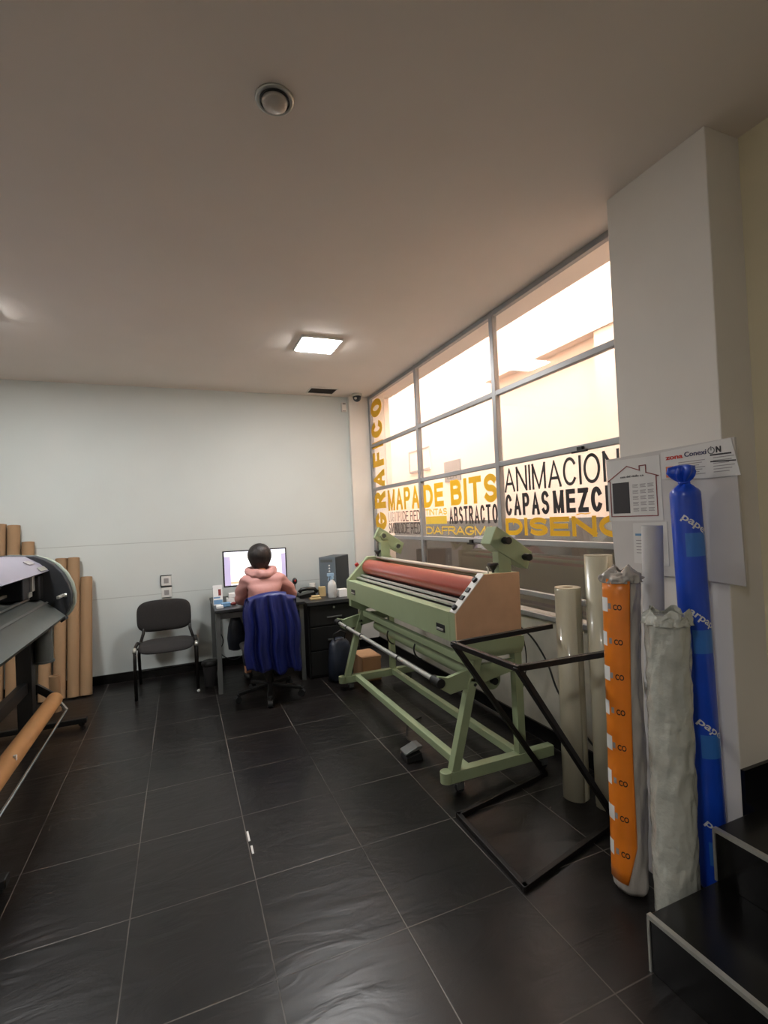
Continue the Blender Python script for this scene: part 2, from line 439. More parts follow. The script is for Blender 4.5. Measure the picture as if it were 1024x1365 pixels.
def strip_on_roll(p, q, r, a0, a1, t0, t1, n=14, edge=None, nt=1):
    p, q = Vector(p), Vector(q); d = (q - p).normalized()
    a = Vector((1, 0, 0)); a = (a - d * a.dot(d)).normalized(); c = d.cross(a)
    def f(i, j):
        t = t0 + (t1 - t0) * j
        aa0, aa1 = (edge(t) if edge else (a0, a1))
        k = aa0 + (aa1 - aa0) * i
        return p + d * t + (a * math.cos(k) + c * math.sin(k)) * r
    return MB().grid(n, nt, f)

def solidify(o, t, off=-1):
    m = o.modifiers.new('thickness', 'SOLIDIFY'); m.thickness = t; m.offset = off; return o
def subsurf(o, n=2):
    m = o.modifiers.new('smooth', 'SUBSURF'); m.levels = n; m.render_levels = n; return o

def copy_tree(o, loc, label=None):
    r = o.copy(); COL.objects.link(r); r.location = loc
    if label: r['label'] = label
    for ch in o.children:
        c = ch.copy(); COL.objects.link(c); c.parent = r
        for g in ch.children:
            d = g.copy(); COL.objects.link(d); d.parent = c
    return r

def skin(name, verts, edges, rad, m, parent, levels=2, root=0):
    """one continuous body surface grown round a skeleton"""
    me = bpy.data.meshes.new(name); me.from_pydata(verts, edges, [])
    o = bpy.data.objects.new(name, me); COL.objects.link(o)
    sk = o.modifiers.new('skin', 'SKIN'); sk.use_smooth_shade = True; sk.branch_smoothing = 0.4
    for i, r in enumerate(rad):
        sv = me.skin_vertices[0].data[i]
        sv.radius = (r, r) if not isinstance(r, tuple) else r
        sv.use_root = (i == root)
    sb = o.modifiers.new('sub', 'SUBSURF'); sb.levels = levels; sb.render_levels = levels
    dg = bpy.context.evaluated_depsgraph_get(); dg.update()
    me2 = bpy.data.meshes.new_from_object(o.evaluated_get(dg))
    bpy.data.objects.remove(o)
    off = rootloc(parent)
    for v in me2.vertices: v.co -= off
    me2.materials.clear()
    return link(name, me2, m, parent, smooth=True)

# ------------------------------------------------------------------ the room
ZC = 2.97; YB = 5.6; XW = 2.15
fl = struct('floor', MB().box(-3, 2.4, -3, YB + .1, -.1, 0), 'floor', 'dark slate tile floor with pale grout lines')
struct('ceiling', MB().box(-3.1, 2.4, -3.1, YB + .1, ZC, ZC + .1), 'ceiling')
struct('wall_back', MB().box(-3.1, 2.4, YB, YB + .12, 0, ZC), 'backwall')
struct('wall_left', MB().box(-3.12, -3, -3, YB, 0, ZC), 'wall')
struct('wall_front', MB().box(-3.1, 2.4, -3.12, -3, 0, ZC), 'wall')
struct('wall_right', MB().box(2.14, 2.34, -3, 1.26, 0, ZC), 'creamwall', 'cream wall beside the stairs')
struct('wall_column', MB().box(1.94, 2.34, 1.26, 1.74, 0, ZC), 'wall', 'white square column between window and stairs', bevel=.004)
struct('wall_sill', MB().box(XW, XW + .19, 1.74, YB, 0, .80), 'dirtywall', 'scuffed low wall under the window')
struct('wall_corner', MB().box(1.90, XW + .19, 5.55, YB, 0, ZC), 'wall', 'narrow corner pier left of the window')
for nm, a in (('baseboard_back', (-3, 1.9, YB - .015, YB, 0, .09)), ('baseboard_corner', (1.885, XW, 5.535, 5.55, 0, .09)),
              ('baseboard_right', (XW - .015, XW, 1.74, 5.535, 0, .1)), ('baseboard_column', (1.925, 1.94, 1.26, 1.74, 0, .1)),
              ('baseboard_stairs', (1.94, 2.14, 1.245, 1.26, .36, .48))):
    struct(nm, MB().box(*a), 'blackstone')
struct('baseboard_landing', MB().box(2.125, 2.14, -1.2, 1.245, .36, .48), 'blackstone')
struct('trim_1', MB().box(1.35, 1.69, -1.2, 1.195, 0, .18), 'blackstone', 'lower black stone stair step', bevel=.002)
struct('trim_2', MB().box(1.69, 2.14, -1.2, 1.20, 0, .36), 'blackstone', 'upper black stone stair step', bevel=.002)
struct('trim_9', MB().box(1.94, 2.14, 1.20, 1.26, 0, .36), 'blackstone', 'black stone landing against the column')
struct('trim_3', MB().box(1.345, 1.362, -1.2, 1.197, .170, .183), 'silver', 'metal nosing of the lower step')
struct('trim_4', MB().box(1.685, 1.702, -1.2, 1.202, .350, .363), 'silver', 'metal nosing of the upper step')
struct('trim_5', MB().box(1.345, 1.352, 1.190, 1.198, 0, .172), 'silver', 'corner trim of the lower step')
struct('trim_6', MB().box(1.685, 1.692, 1.196, 1.204, .18, .352), 'silver', 'corner trim of the upper step')

# --- window
wf = MB()
T = .045
ys = [5.53, 4.27, 3.0, 1.76]; zs = [ZC - .02, 2.37, 1.855, 1.295, .955, .815]
x0, x1 = XW - .012, XW + .03
for y in ys: wf.box(x0, x1, y - T / 2, y + T / 2, .80, ZC)
for z in zs: wf.box(x0 + .002, x1 - .002, 1.74, 5.55, z - T / 2 * (.8 if z > 1 else .7), z + T / 2 * (.8 if z > 1 else .7))
wf.box(x0 + .004, x1 + .12, 1.74, 5.55, .80, .815)
win = struct('window_1', wf, 'alu', 'large aluminium framed interior window with lettering', bevel=.003)
gs = [MB().box(XW + .008, XW + .013, ys[c + 1] + T / 2, ys[c] - T / 2, zs[r + 1] + T * .3, zs[r] - T * .3).build('pane', 'dimglass' if r >= 3 else 'glass', win)
      for r in range(5) for c in range(3)]
latch = MB().box(XW - .03, XW - .012, 3.36, 3.40, 1.27, 1.30).bar((XW - .028, 3.33, 1.268), (XW - .028, 3.43, 1.268), .01, .012).build('window_latch', 'blackmetal', win, bevel=.002)
MB().box(XW - .03, XW - .012, 2.16, 2.20, 1.835, 1.86).bar((XW - .028, 2.12, 1.832), (XW - .028, 2.24, 1.832), .01, .012).build('window_latch', 'blackmetal', win, bevel=.002)
XT = XW + .006
def wtxt(s, ya, yb, z0, z1, m, t):
    return block_text('lettering', s, (XT, ya, z0), (0, -1, 0), (0, 0, 1), ya - yb, z1 - z0, t, m, win)
block_text('vertical_lettering', 'GRAFICO', (XT, 5.17, 1.37), (0, 0, 1), (0, 1, 0), 1.53, .34, .072, 'yellow', win)
wtxt('MAPA', 5.10, 4.32, 1.585, 1.815, 'yellow', .046)
wtxt('DE BITS', 4.225, 3.03, 1.585, 1.80, 'yellow', .050)
wtxt('LOGOTIPO', 5.10, 4.74, 1.463, 1.568, 'greyvinyl', .007)
wtxt('DE RED', 4.73, 4.32, 1.463, 1.568, 'blackvinyl', .011)
wtxt('SIMBOLO', 5.11, 4.74, 1.335, 1.448, 'blackvinyl', .013)
wtxt('DE RED', 4.73, 4.32, 1.335, 1.448, 'blackvinyl', .011)
wtxt('TINTAS', 4.20, 3.79, 1.51, 1.57, 'paleyellow', .012)
MB().box(XT - .001, XT, 3.80, 4.20, 1.43, 1.50).build('yellow_strip', 'paleyellow', win)
wtxt('ABSTRACTO', 3.755, 3.045, 1.428, 1.572, 'blackvinyl', .022)
wtxt('DIAFRAGMA', 4.20, 3.07, 1.335, 1.408, 'paleyellow', .013)
wtxt('ANIMACION', 2.945, 1.935, 1.645, 1.815, 'blackvinyl', .019)
wtxt('CAPAS', 2.945, 2.49, 1.48, 1.63, 'blackvinyl', .026)
wtxt('MEZCLA', 2.455, 1.865, 1.483, 1.625, 'blackvinyl', .029)
wtxt('DISE\u00d1O', 2.955, 1.89, 1.342, 1.462, 'yellow', .032)

# --- courtyard seen through the window
XC = 3.7
struct('wall_courtyard', MB().box(XC, XC + .2, .3, 9, 1.42, 5.2), 'outwall', 'bright cream courtyard wall outside the window')
struct('wall_courtyard_base', MB().box(XC - .06, XC + .2, .3, 9, -.1, 1.42), 'outgrey', 'grey base of the courtyard wall')
struct('wall_courtyard_end', MB().box(2.34, XC + .2, 9, 9.2, 0, 5.2), 'outwall')
struct('wall_courtyard_return', MB().box(XC - .10, XC, .3, 3.45, 1.42, 3.14), 'outwall', 'shallow pier of the courtyard wall')
struct('wall_outer', MB().box(2.36, 2.43, 5.585, 9, 0, 5.2).box(2.30, 2.42, .3, 5.58, ZC + .1, 5.2), 'outwall')
struct('wall_courtyard_side', MB().box(2.34, XC + .2, .1, .3, 0, 5.2), 'outwall')
struct('trim_7', MB().box(XC - .12, XC, .3, 5.2, 3.14, 3.22), 'outwall', 'ledge across the courtyard wall')
struct('trim_8', MB().box(2.34, 2.47, 1.2, 9, 3.0, 3.07), 'outwall', 'eave above the window outside')
struct('floor_courtyard', MB().box(2.34, XC + .2, .1, 9.2, -.12, 0), 'outgrey')
sgn = thing('wall_notice', (XC, 7.3, 2.4), 'pale framed notice on the courtyard wall behind the far window column', 'sign')
MB().box(XC - .02, XC - .001, 6.95, 7.7, 2.25, 2.62).build('panel', 'outwall', sgn, bevel=.003)
MB().box(XC - .026, XC - .02, 6.95, 7.7, 2.59, 2.62).box(XC - .026, XC - .02, 6.95, 7.7, 2.25, 2.28).box(XC - .026, XC - .02, 7.67, 7.7, 2.28, 2.59).build('edging', 'inkgrey', sgn)
sg2 = thing('wall_sign', (XC, 6.3, 2.15), 'small grey sign on the courtyard wall behind the middle window column', 'sign')
MB().box(XC - .02, XC - .001, 6.05, 6.50, 2.00, 2.30).build('panel', 'inkgrey', sg2, bevel=.003)
text('lettering', 'ELA', (XC - .021, 6.42, 2.04), (0, -1, 0), (0, 0, 1), .28, .09, 'greyvinyl', sg2)

# --- ceiling fittings
def led(x, y, label):
    t = thing('ceiling_light', (x, y, ZC), label, 'light', 'square ceiling lights')
    MB().box(x - .17, x + .17, y - .17, y + .17, ZC - .02, ZC - .001).build('housing', 'white', t, bevel=.004)
    MB().box(x - .15, x + .15, y - .15, y + .15, ZC - .026, ZC - .0205).build('diffuser', 'lamp', t)
led(1.10, 3.94, 'bright square ceiling light, lit, in front of the air vent')
led(-1.26, 3.86, 'lit square ceiling light at the left edge of the picture')
t = thing('downlight', (.356, 1.685, ZC), 'round ceiling spotlight, switched off, nearest the camera', 'light')
c = (.356, 1.685)
MB().lathe([(.052, 0), (.066, 0), (.066, -.006), (.060, -.010), (.052, -.006)], (c[0], c[1], ZC - .001), 40).build('trim_ring', 'silver', t, True)
MB().lathe([(.0515, 0), (.0515, -.010), (.047, -.010), (.047, 0)], (c[0], c[1], ZC - .002), 40).build('shadow_gap', 'black', t, True)
MB().lathe([(.044, 0), (.044, -.014), (.041, -.020), (.030, -.026), (.012, -.029), (.002, -.0295)], (c[0], c[1], ZC - .002), 40).build('lens', 'lampoff', t, True)
led(-1.6, -.7, 'unseen square fill light added on the ceiling behind the photographer')  # added fill lamp out of view, lifts the near ceiling and column face
v = thing('air_vent', (1.52, 5.35, ZC), 'small dark rectangular air vent in the ceiling near the back wall', 'vent')
MB().box(1.375, 1.665, 5.25, 5.46, ZC - .004, ZC - .001).build('opening', 'black', v)
f = MB()
for a in ((1.365, 1.675, 5.24, 5.25), (1.365, 1.675, 5.46, 5.47), (1.365, 1.375, 5.25, 5.46), (1.665, 1.675, 5.25, 5.46)): f.box(*a, ZC - .01, ZC - .001)
f.build('vent_frame', 'wall', v)
sl = MB()
for i in range(6): sl.bar((1.375, 5.27 + i * .034, ZC - .008), (1.665, 5.27 + i * .034, ZC - .008), .012, .002)
sl.build('slats', 'hole', v)
cam_ = thing('security_camera', (1.96, 5.43, ZC), 'small dark dome security camera on the ceiling above the corner pier', 'camera')
MB().lathe([(.062, 0), (.062, -.022), (.055, -.03)], (1.96, 5.43, ZC + .001), 28).build('base_ring', 'silver', cam_, True)
MB().lathe([(.050, -.03), (.05, -.045), (.042, -.068), (.028, -.084), (.008, -.091)], (1.96, 5.43, ZC + .001), 28).build('dome', 'towerside', cam_, True)
MB().cyl((1.925, 5.375, ZC - .062), (1.915, 5.36, ZC - .066), .014).build('lens', 'silver', cam_, True)
sn = thing('wall_sensor', (1.86, 5.59, 2.85), 'small pale box high on the back wall beside the corner pier', 'sensor')
MB().box(1.815, 1.872, 5.57, 5.599, 2.79, 2.90).build('housing', 'wall', sn, bevel=.004)
for a_, b_ in ((2.795, 2.803), (2.875, 2.895)): MB().box(1.825, 1.862, 5.5665, 5.57, a_, b_).build('grille', 'inkgrey', sn)

for i, (y0_, y1_, x_) in enumerate(((2.46, 2.54, .243), (2.36, 2.42, .247))):
    o = MB().box(x_ - .004, x_ + .005, y0_, y1_, .0005, .0025).build('tape_scrap', 'whiteglow', None, loc=(x_, y0_, 0))
    tag(o, ('longer thin white tape scrap stuck in the grout line, farther from the camera', 'shorter thin white tape scrap stuck in the grout line, nearer the camera')[i], 'tape', 'tape scraps on the floor')
# --- wall outlets
ot = thing('wall_outlet', (-.165, 5.6, .9), 'double white wall outlet plates stacked above the visitor chair', 'outlet')
for z in (.965, .845):
    p = MB().box(-.21, -.115, 5.585, 5.599, z - .05, z + .05).build('cover_plate', 'white', ot, bevel=.004)
    MB().box(-.185, -.14, 5.582, 5.585, z - .025, z + .025).build('socket', 'inkgrey', p, bevel=.001)
MB().box(-.215, -.11, 5.583, 5.599, .903, .909).box(-.215, -.11, 5.583, 5.599, 1.017, 1.023).box(-.217, -.211, 5.583, 5.599, .905, 1.02).build('dark_edge', 'black', ot)

# ------------------------------------------------------------------ laminator
lam = thing('roll_laminator', (1.6, 3.3, 0), 'pale green wide roll laminator with red roller on a wheeled stand', 'laminator')
N, Fy = 2.347, 4.262
prof = [(1.357, .80), (1.357, .966), (1.552, 1.163), (1.79, 1.158), (1.785, .795)]
MB().prism(prof, 'y', N, N + .012).build('end_cover', 'tan', lam, bevel=.002)['label'] = 'brown end cover'
for a, b in ((N + .012, N + .075), (Fy - .05, Fy)):
    MB().prism(prof, 'y', a, b).build('side_frame', 'green', lam, bevel=.004)
sp = MB()
d = Vector((.195, 0, .197)).normalized()
mx = Matrix(((d.x, 0, -d.z, 1.357), (0, 1, 0, 0), (d.z, 0, d.x, .966), (0, 0, 0, 1)))
pan = sp.box(.0, .277, N - .002, N + .062, .0, .006, mx).build('control_panel', 'white', lam, bevel=.002)
pan['label'] = 'white control strip with black knobs'
for i, s_ in enumerate((.03, .10, .155, .225)):
    k = MB()
    if i in (0, 3): k.cyl(mx @ Vector((s_, N + .03, .006)), mx @ Vector((s_, N + .03, .022)), .017, .015)
    else: k.box(s_ - .014, s_ + .014, N + .014, N + .046, .006, .014, mx)
    k.build('control_knob' if i in (0, 3) else 'rocker_switch', 'black', pan, bevel=.001)
# hollow front panel
fp = MB().box(1.357, 1.372, N + .075, Fy - .05, .80, .966).box(1.372, 1.43, N + .075, Fy - .05, .945, .966).build('front_panel', 'green', lam, bevel=.003)
for ya, yb, z in ((2.475, 2.575, .86), (4.03, 4.13, .877)):
    MB().box(1.3545, 1.3575, ya, yb, z - .022, z + .022).build('handle_recess', 'black', fp, bevel=.0015)
    MB().bar((1.352, ya + .012, z - .008), (1.352, yb - .012, z - .008), .006, .012).build('handle', 'silver', fp, bevel=.001)
MB().box(1.372, 1.785, N + .075, Fy - .05, .80, .815).box(1.765, 1.785, N + .075, Fy - .05, .815, 1.10).build('back_panel', 'green', lam, bevel=.002)
MB().box(1.43, 1.76, N + .075, Fy - .05, .93, .945).build('inner_tray', 'steel', lam)
MB().cyl((1.565, N + .075, 1.068), (1.565, Fy - .05, 1.068), .068, n=48).build('pressure_roller', 'red', lam, 'a')['label'] = 'glossy brick red roller'
MB().cyl((1.575, N + .075, .985), (1.575, Fy - .05, .985), .03).build('lower_roller', 'rubber', lam, 'a')
MB().bar((1.452, N + .075, .982), (1.452, Fy - .05, .982), .03, .014).build('feed_bar', 'silver', lam, bevel=.002)
MB().bar((1.492, N + .075, 1.000), (1.492, Fy - .05, 1.000), .022, .016).build('feed_bar', 'silver', lam, bevel=.002)
MB().bar((1.655, N + .075, 1.152), (1.655, Fy - .05, 1.152), .05, .014).build('rear_cover_bar', 'silver', lam, bevel=.003)
MB().box(1.68, 1.765, N + .075, Fy - .05, 1.12, 1.135).build('rear_cover', 'green', lam, bevel=.003)
# uprights carrying the film spindles
def bracket(yc, sgn, near):
    b = MB().box(1.672, 1.757, yc - .025, yc + .035, 1.158, 1.30).build('spindle_post', 'green', lam, bevel=.003)
    A = math.radians(-27)
    u = Vector((math.cos(A), 0, math.sin(A))); w = Vector((-math.sin(A), 0, math.cos(A)))
    o = Vector((1.662, yc, 1.355))
    m_ = Matrix(((u.x, 0, w.x, o.x), (u.y, 1, w.y, o.y), (u.z, 0, w.z, o.z), (0, 0, 0, 1)))
    # folded sheet metal head
    h = MB()
    pts = [(-.03, -.045), (-.03, .065), (.04, .062), (.26, .03), (.27, -.075), (.02, -.06)]
    h.prism([(p[0], p[1]) for p in pts], 'y', -.03 if near else -.02, .07 if near else .02)
    for q in h.b.verts: q.co = m_ @ q.co
    hb = h.build('spindle_head', 'green', lam, bevel=.004)
    for (ku, kw) in ((.045, .01), (.215, -.02)):
        p = m_ @ Vector((ku, -.03 if near else -.02, kw))
        if near:
            MB().cyl(p, p + Vector((0, -.012, 0)), .016).cyl(p + Vector((0, -.012, 0)), p + Vector((.0, -.055, 0)), .021, .021).build('spindle_knob', 'black', hb, 'a', .002)
        else:
            MB().pipe(p + Vector((0, -.012, 0)), p + Vector((0, .02, 0)), .032, .022).build('spindle_socket', 'green', hb, 'a')
            MB().cyl(p + Vector((0, -.004, 0)), p, .021).build('socket_core', 'steel', hb)
    kn = MB().cyl((1.648, yc, 1.16), (1.648, yc, 1.205), .008).cyl((1.648, yc, 1.175), (1.648, yc, 1.207), .010, .030).cyl((1.648, yc, 1.205), (1.648, yc, 1.217), .034, .030)
    kn.build('pressure_screw', 'black', lam, 'a')
bracket(2.40, 1, True)
bracket(4.20, -1, False)
MB().tube([(1.60, N + .03, 1.162), (1.597, N + .03, 1.19), (1.590, N + .03, 1.20)], .004).build('toggle_lever', 'white', lam, True)
MB().cyl((1.47, Fy + .0, 1.085), (1.455, Fy + .0, 1.105), .018).build('emergency_button', 'darkred', lam, 'a')
# stand
for yc, nm in ((2.375, 0), (4.225, 1)):
    MB().bar((1.272, yc, .095), (1.975, yc, .095), .055, .06).cyl((1.268, yc, .068), (1.268, yc, .128), .034).build('foot_beam', 'green', lam, bevel=.003)
    lg = MB().bar((1.315, yc, .12), (1.455, yc, .60), .05, .05, (0, 1, 0)).bar((1.455, yc, .58), (1.50, yc, .74), .05, .05, (0, 1, 0))
    lg.build('leg', 'green', lam, bevel=.003)
    MB().bar((1.755, yc, .12), (1.755, yc, .74), .05, .05, (0, 1, 0)).build('leg', 'green', lam, bevel=.003)
    MB().prism([(1.37, .735), (1.37, .797), (1.80, .793), (1.80, .74), (1.78, .70), (1.44, .70)], 'y', yc - .03, yc + .03).build('cross_beam', 'green', lam, bevel=.003)
    MB().prism([(1.235, .585), (1.245, .64), (1.30, .625), (1.50, .665), (1.735, .665), (1.735, .60), (1.50, .56), (1.31, .535)], 'y', yc - .014, yc + .014).build('side_plate', 'green', lam, bevel=.002)
    for (bx, bz) in ((1.46, .60), (1.46, .565), (1.755, .62)):
        MB().cyl((bx, yc - .028, bz), (bx, yc - .024, bz), .009, n=12).build('bolt', 'black', lam)
    sy = 1 if yc < 3 else -1
    MB().cyl((1.248, yc - .03 * sy, .607), (1.248, yc + .06 * sy, .607), .026).build('rod_holder', 'black', lam, 'a', .003)
    for cx in (1.335, 1.90):
        cs = MB().cyl((cx - .0, yc, .068), (cx, yc, .045), .016).box(cx - .012, cx + .03, yc - .02, yc - .016, .02, .055).box(cx - .012, cx + .03, yc + .016, yc + .02, .02, .055).build('caster_fork', 'steel', lam)
        MB().cyl((cx + .01, yc - .014, .026), (cx + .01, yc + .014, .026), .026).build('caster_wheel', 'rubber', cs, 'a', .003)
MB().cyl((1.248, 2.43, .607), (1.248, 4.17, .607), .014).build('take_up_rod', 'silver', lam, 'a')['label'] = 'polished take-up rod'
for y in (2.9, 3.6, 3.95): MB().cyl((1.248, y, .607), (1.248, y + .015, .607), .017).build('rod_collar', 'black', lam)
for nm, x, z, w, h in (('bottom_rail', 1.405, .10, .045, .045), ('bottom_rail', 1.755, .10, .045, .045), ('upper_rail', 1.50, .66, .04, .045), ('upper_rail', 1.755, .70, .04, .05)):
    MB().bar((x, 2.40, z), (x, 4.20, z), w, h).build(nm, 'green', lam, bevel=.003)
MB().cyl((1.62, 2.42, .545), (1.62, 4.18, .545), .055).build('film_roll', 'green', lam, 'a')
for a_, b_ in ((2.389, 2.42), (4.18, 4.211)): MB().cyl((1.62, a_, .545), (1.62, b_, .545), .02).build('roll_axle', 'black', lam, 'a')
MB().cyl((1.70, 2.40, .30), (1.70, 4.20, .30), .012).build('lower_rod', 'blackmetal', lam, 'a')
for y in (3.25, 3.75):
    MB().tube([(1.60 + .08 * math.cos(a), y, .545 + .08 * math.sin(a)) for a in [math.radians(k) for k in range(150, 270, 15)]], .006).build('film_hook', 'black', lam, True)

# papers and box stored under / behind it
o = MB().box(1.50, 1.68, 4.33, 4.62, 0, .22).box(1.495, 1.685, 4.325, 4.625, .20, .225).build('cardboard_box', 'box', None, bevel=.003, loc=(1.6, 4.57, 0))
tag(o, 'small brown cardboard box on the floor behind the laminator stand', 'box')
for i, (y, z) in enumerate(((4.02, .60), (4.42, .62))):
    o = MB().box(XW - .003, XW + .0005, y, y + .2, z - .12, z + .14).build('paper_sheet', 'whiteglow', None, loc=(XW, y, z))
    tag(o, ('white sheet taped to low wall behind the laminator, nearer the camera', 'white sheet taped to low wall behind the laminator, nearer the back wall')[i], 'paper', 'sheets taped to the low wall')

# foot pedal
fp_ = thing('foot_pedal', (1.27, 2.83, 0), 'small dark foot pedal standing on the tiles in front of the laminator', 'pedal')
MB().prism([(1.22, 0), (1.22, .03), (1.32, .05), (1.33, 0)], 'y', 2.78, 2.88).build('base', 'rubber', fp_, bevel=.004)
MB().prism([(1.215, .045), (1.215, .055), (1.30, .085), (1.33, .085), (1.33, .07)], 'y', 2.785, 2.875).build('treadle', 'steel', fp_, bevel=.003)
MB().tube([(1.33, 2.83, .02), (1.36, 2.9, .008), (1.36, 3.1, .008), (1.46, 3.3, .008), (1.6, 3.35, .008)], .005).build('cable', 'black', fp_, True)

# ------------------------------------------------------------------ bare metal frame table
zf = thing('metal_frame', (1.5, 2.0, 0), 'black bent metal frame without a top in front of the laminator', 'frame')
A_, B_, C_, D_ = (1.22, 2.174, .012), (1.207, 1.648, .012), (1.86, 1.80, .012), (1.855, 2.295, .012)
T1, T2 = (1.21, 2.125, .872), (1.21, 1.628, .884)
E1, E2 = (1.80, 2.123, .885), (1.845, 1.648, .863)
w_ = .024
for nm, p, q in (('floor_bar', A_, B_), ('floor_bar', B_, C_), ('floor_bar', A_, D_), ('leg', D_, T1), ('leg', C_, T2), ('front_bar', T1, T2), ('top_arm', T1, E1), ('top_arm', T2, E2)):
    p, q = Vector(p), Vector(q); e = (q - p).normalized() * .011
    MB().bar(p - e, q + e, w_, w_).build(nm, 'blackmetal', zf, bevel=.002)

# ------------------------------------------------------------------ rolls by the column
def clear_roll(name, p, q, r, label, sheet):
    t = thing(name, (p[0], p[1], 0), label, 'film roll', 'rolls of clear laminating film under the window')
    MB().pipe(p, q, r, r * .42, 40).build('film', 'clearroll', t, 'a')
    d = (Vector(q) - Vector(p)).normalized()
    MB().pipe(Vector(p) + d * .002, Vector(q) - d * .004, r * .42 - .001, r * .34).build('core', 'kraft', t, 'a')
    if sheet:
        L = (Vector(q) - Vector(p)).length
        g = strip_on_roll(p, q, r + .005, math.radians(165), math.radians(262), .0, L - .005, 14)
        for v_ in g.b.verts:            # lower edge swings out in a curve
            pass
        s = g.build('loose_sheet', 'clearroll', t, True); solidify(s, .002)
clear_roll('laminating_film_roll', (1.868, 2.065, 0), (1.880, 2.065, 1.093), .066, 'shorter milky film roll standing behind the bare black frame', True)
clear_roll('laminating_film_roll', (1.955, 1.925, 0), (1.985, 1.95, 1.262), .068, 'taller milky film roll half hidden by the orange wrapped roll', True)

# orange wrapped roll
P0, P1 = (1.585, 1.475, 0.004), (1.627, 1.485, 1.245)
og = thing('wrapped_vinyl_roll', (1.565, 1.44, 0), 'roll in orange printed film wrap, leftmost of the wrapped rolls by the column', 'vinyl roll')
def wob(t, z): return 1 + .05 * math.sin(3 * t + z * 9) + .03 * math.sin(7 * t - z * 20)
d = (Vector(P1) - Vector(P0)).normalized()
rotm = Vector((0, 0, 1)).rotation_difference(d).to_matrix()
crinkle(MB().lathe([(.050, 0), (.062, .02)] + [(.065, .04 + .0145 * i) for i in range(80)] + [(.066, 1.19), (.060, 1.235), (.045, 1.24)], P0, 72, rotm, wob), (1.605, 1.48, 0), .008, 24, .25).build('film_wrap', 'wrap', og, True)
def oedge(t): return (math.radians(150), math.radians(248 - 9 * math.sin(t * 2.6)) - (.75 * max(0, (.2 - t) / .2)))
s = strip_on_roll(P0, P1, .0722, 0, 0, .05, 1.215, 16, oedge, 24).build('printed_sleeve', 'orange', og, True); solidify(s, .001)
s['label'] = 'orange printed sleeve'
for i in range(8):
    t0 = .14 + i * .135
    g = strip_on_roll(P0, P1, .0735, math.radians(149), math.radians(172 + 7 * (i % 2)), t0, t0 + .055, 4).build('white_print', 'whiteglow', s, True)
    wrap_text('print_lettering', 'CO', P0, P1, .0736, math.radians(197), t0 + .01, .032, .022, 0, 'blackvinyl', s, .03)
    strip_on_roll(P0, P1, .0735, math.radians(180), math.radians(190), t0 + .012, t0 + .034, 4).build('print_mark', 'inkgrey', s, True)
# crumpled film on top
def crump(u, v_):
    a = u * 2 * PI; r = .076 + .008 * math.sin(5 * a + 1) * v_ + .003 * math.sin(11 * a)
    z = 1.20 + .055 * v_ + .012 * math.sin(4 * a + 2) * v_
    c0 = Vector(P0) + d * z
    rr = r * (1 - .55 * max(0, v_ - .5) * 2)
    return c0 + Vector((rr * math.cos(a), rr * math.sin(a), 0))
s = crinkle(MB().grid(96, 14, crump), (1.627, 1.485, 0), .022, 36, 1).build('crumpled_film', 'wrap', og, True); solidify(s, .001)

# slim white tube behind
o = thing('cardboard_tube', (1.82, 1.5, 0), 'slim white tube standing between the orange wrap and the blue wrapped roll', 'tube')
MB().pipe((1.765, 1.50, 0), (1.81, 1.48, 1.42), .040, .034, 32).build('tube_wall', 'tube', o, 'a')

# bubble wrapped roll
Q0, Q1 = (1.600, 1.290, .003), (1.640, 1.300, 1.10)
bw = thing('bubble_wrapped_roll', (1.618, 1.318, 0), 'thick roll in clear bubble wrap, frontmost by the stairs', 'wrapped roll')
d2 = (Vector(Q1) - Vector(Q0)).normalized(); rot2 = Vector((0, 0, 1)).rotation_difference(d2).to_matrix()
def wob2(t, z): return 1 + .018 * math.sin(5 * t + z * 11) + .012 * math.sin(9 * t - z * 31)
crinkle(MB().lathe([(.062, 0), (.069, .012)] + [(.073, .03 + .0125 * i) for i in range(84)] + [(.074, 1.08), (.070, 1.092), (.06, 1.097)], Q0, 90, rot2, wob2), (1.63, 1.305, 0), .010, 26).build('bubble_wrap', 'bubble', bw, True)
def crump2(u, v_):
    a = u * 2 * PI; r = .081 + .008 * math.sin(6 * a) * v_ + .003 * math.sin(13 * a + 2)
    return Vector(Q0) + d2 * (1.065 + .045 * v_ + .012 * math.sin(5 * a) * v_) + Vector((r * math.cos(a), r * math.sin(a), 0)) * (1 - .15 * v_)
s = crinkle(MB().grid(96, 10, crump2), (1.658, 1.308, 0), .014, 40, 1).build('film_edge', 'bubble', bw, True); solidify(s, .001)

# blue bag roll
R0, R1 = (1.870, 1.335, .004), (1.812, 1.33, 1.60)
bb = thing('blue_wrapped_roll', (1.868, 1.345, 0), 'tall roll tied in a blue printed plastic bag, leaning on the column', 'wrapped roll')
d3 = (Vector(R1) - Vector(R0)).normalized(); rot3 = Vector((0, 0, 1)).rotation_difference(d3).to_matrix()
def wob3(t, z):
    k = 1 + .012 * math.sin(4 * t + z * 5)
    if z > 1.555: k += (.28 * math.sin(3 * t + z * 20) + .22 * math.sin(7 * t - z * 40)) * min(1, (z - 1.555) / .03)
    return k
RB = .054
MB().lathe([(.04, 0), (.052, .01)] + [(RB, .03 + .06 * i) for i in range(26)] + [(.053, 1.545), (.046, 1.556), (.030, 1.568), (.017, 1.578), (.016, 1.586), (.024, 1.594), (.032, 1.605), (.040, 1.622), (.038, 1.645), (.016, 1.652), (.006, 1.640)], R0, 60, rot3, wob3).build('plastic_bag', 'bagblue', bb, True)
MB().tube([Vector(R0) + d3 * 1.582 + Vector((.018 * math.cos(a), .018 * math.sin(a), 0)) for a in [k * PI / 8 for k in range(17)]], .004).build('tie', 'bagblue', bb, True)
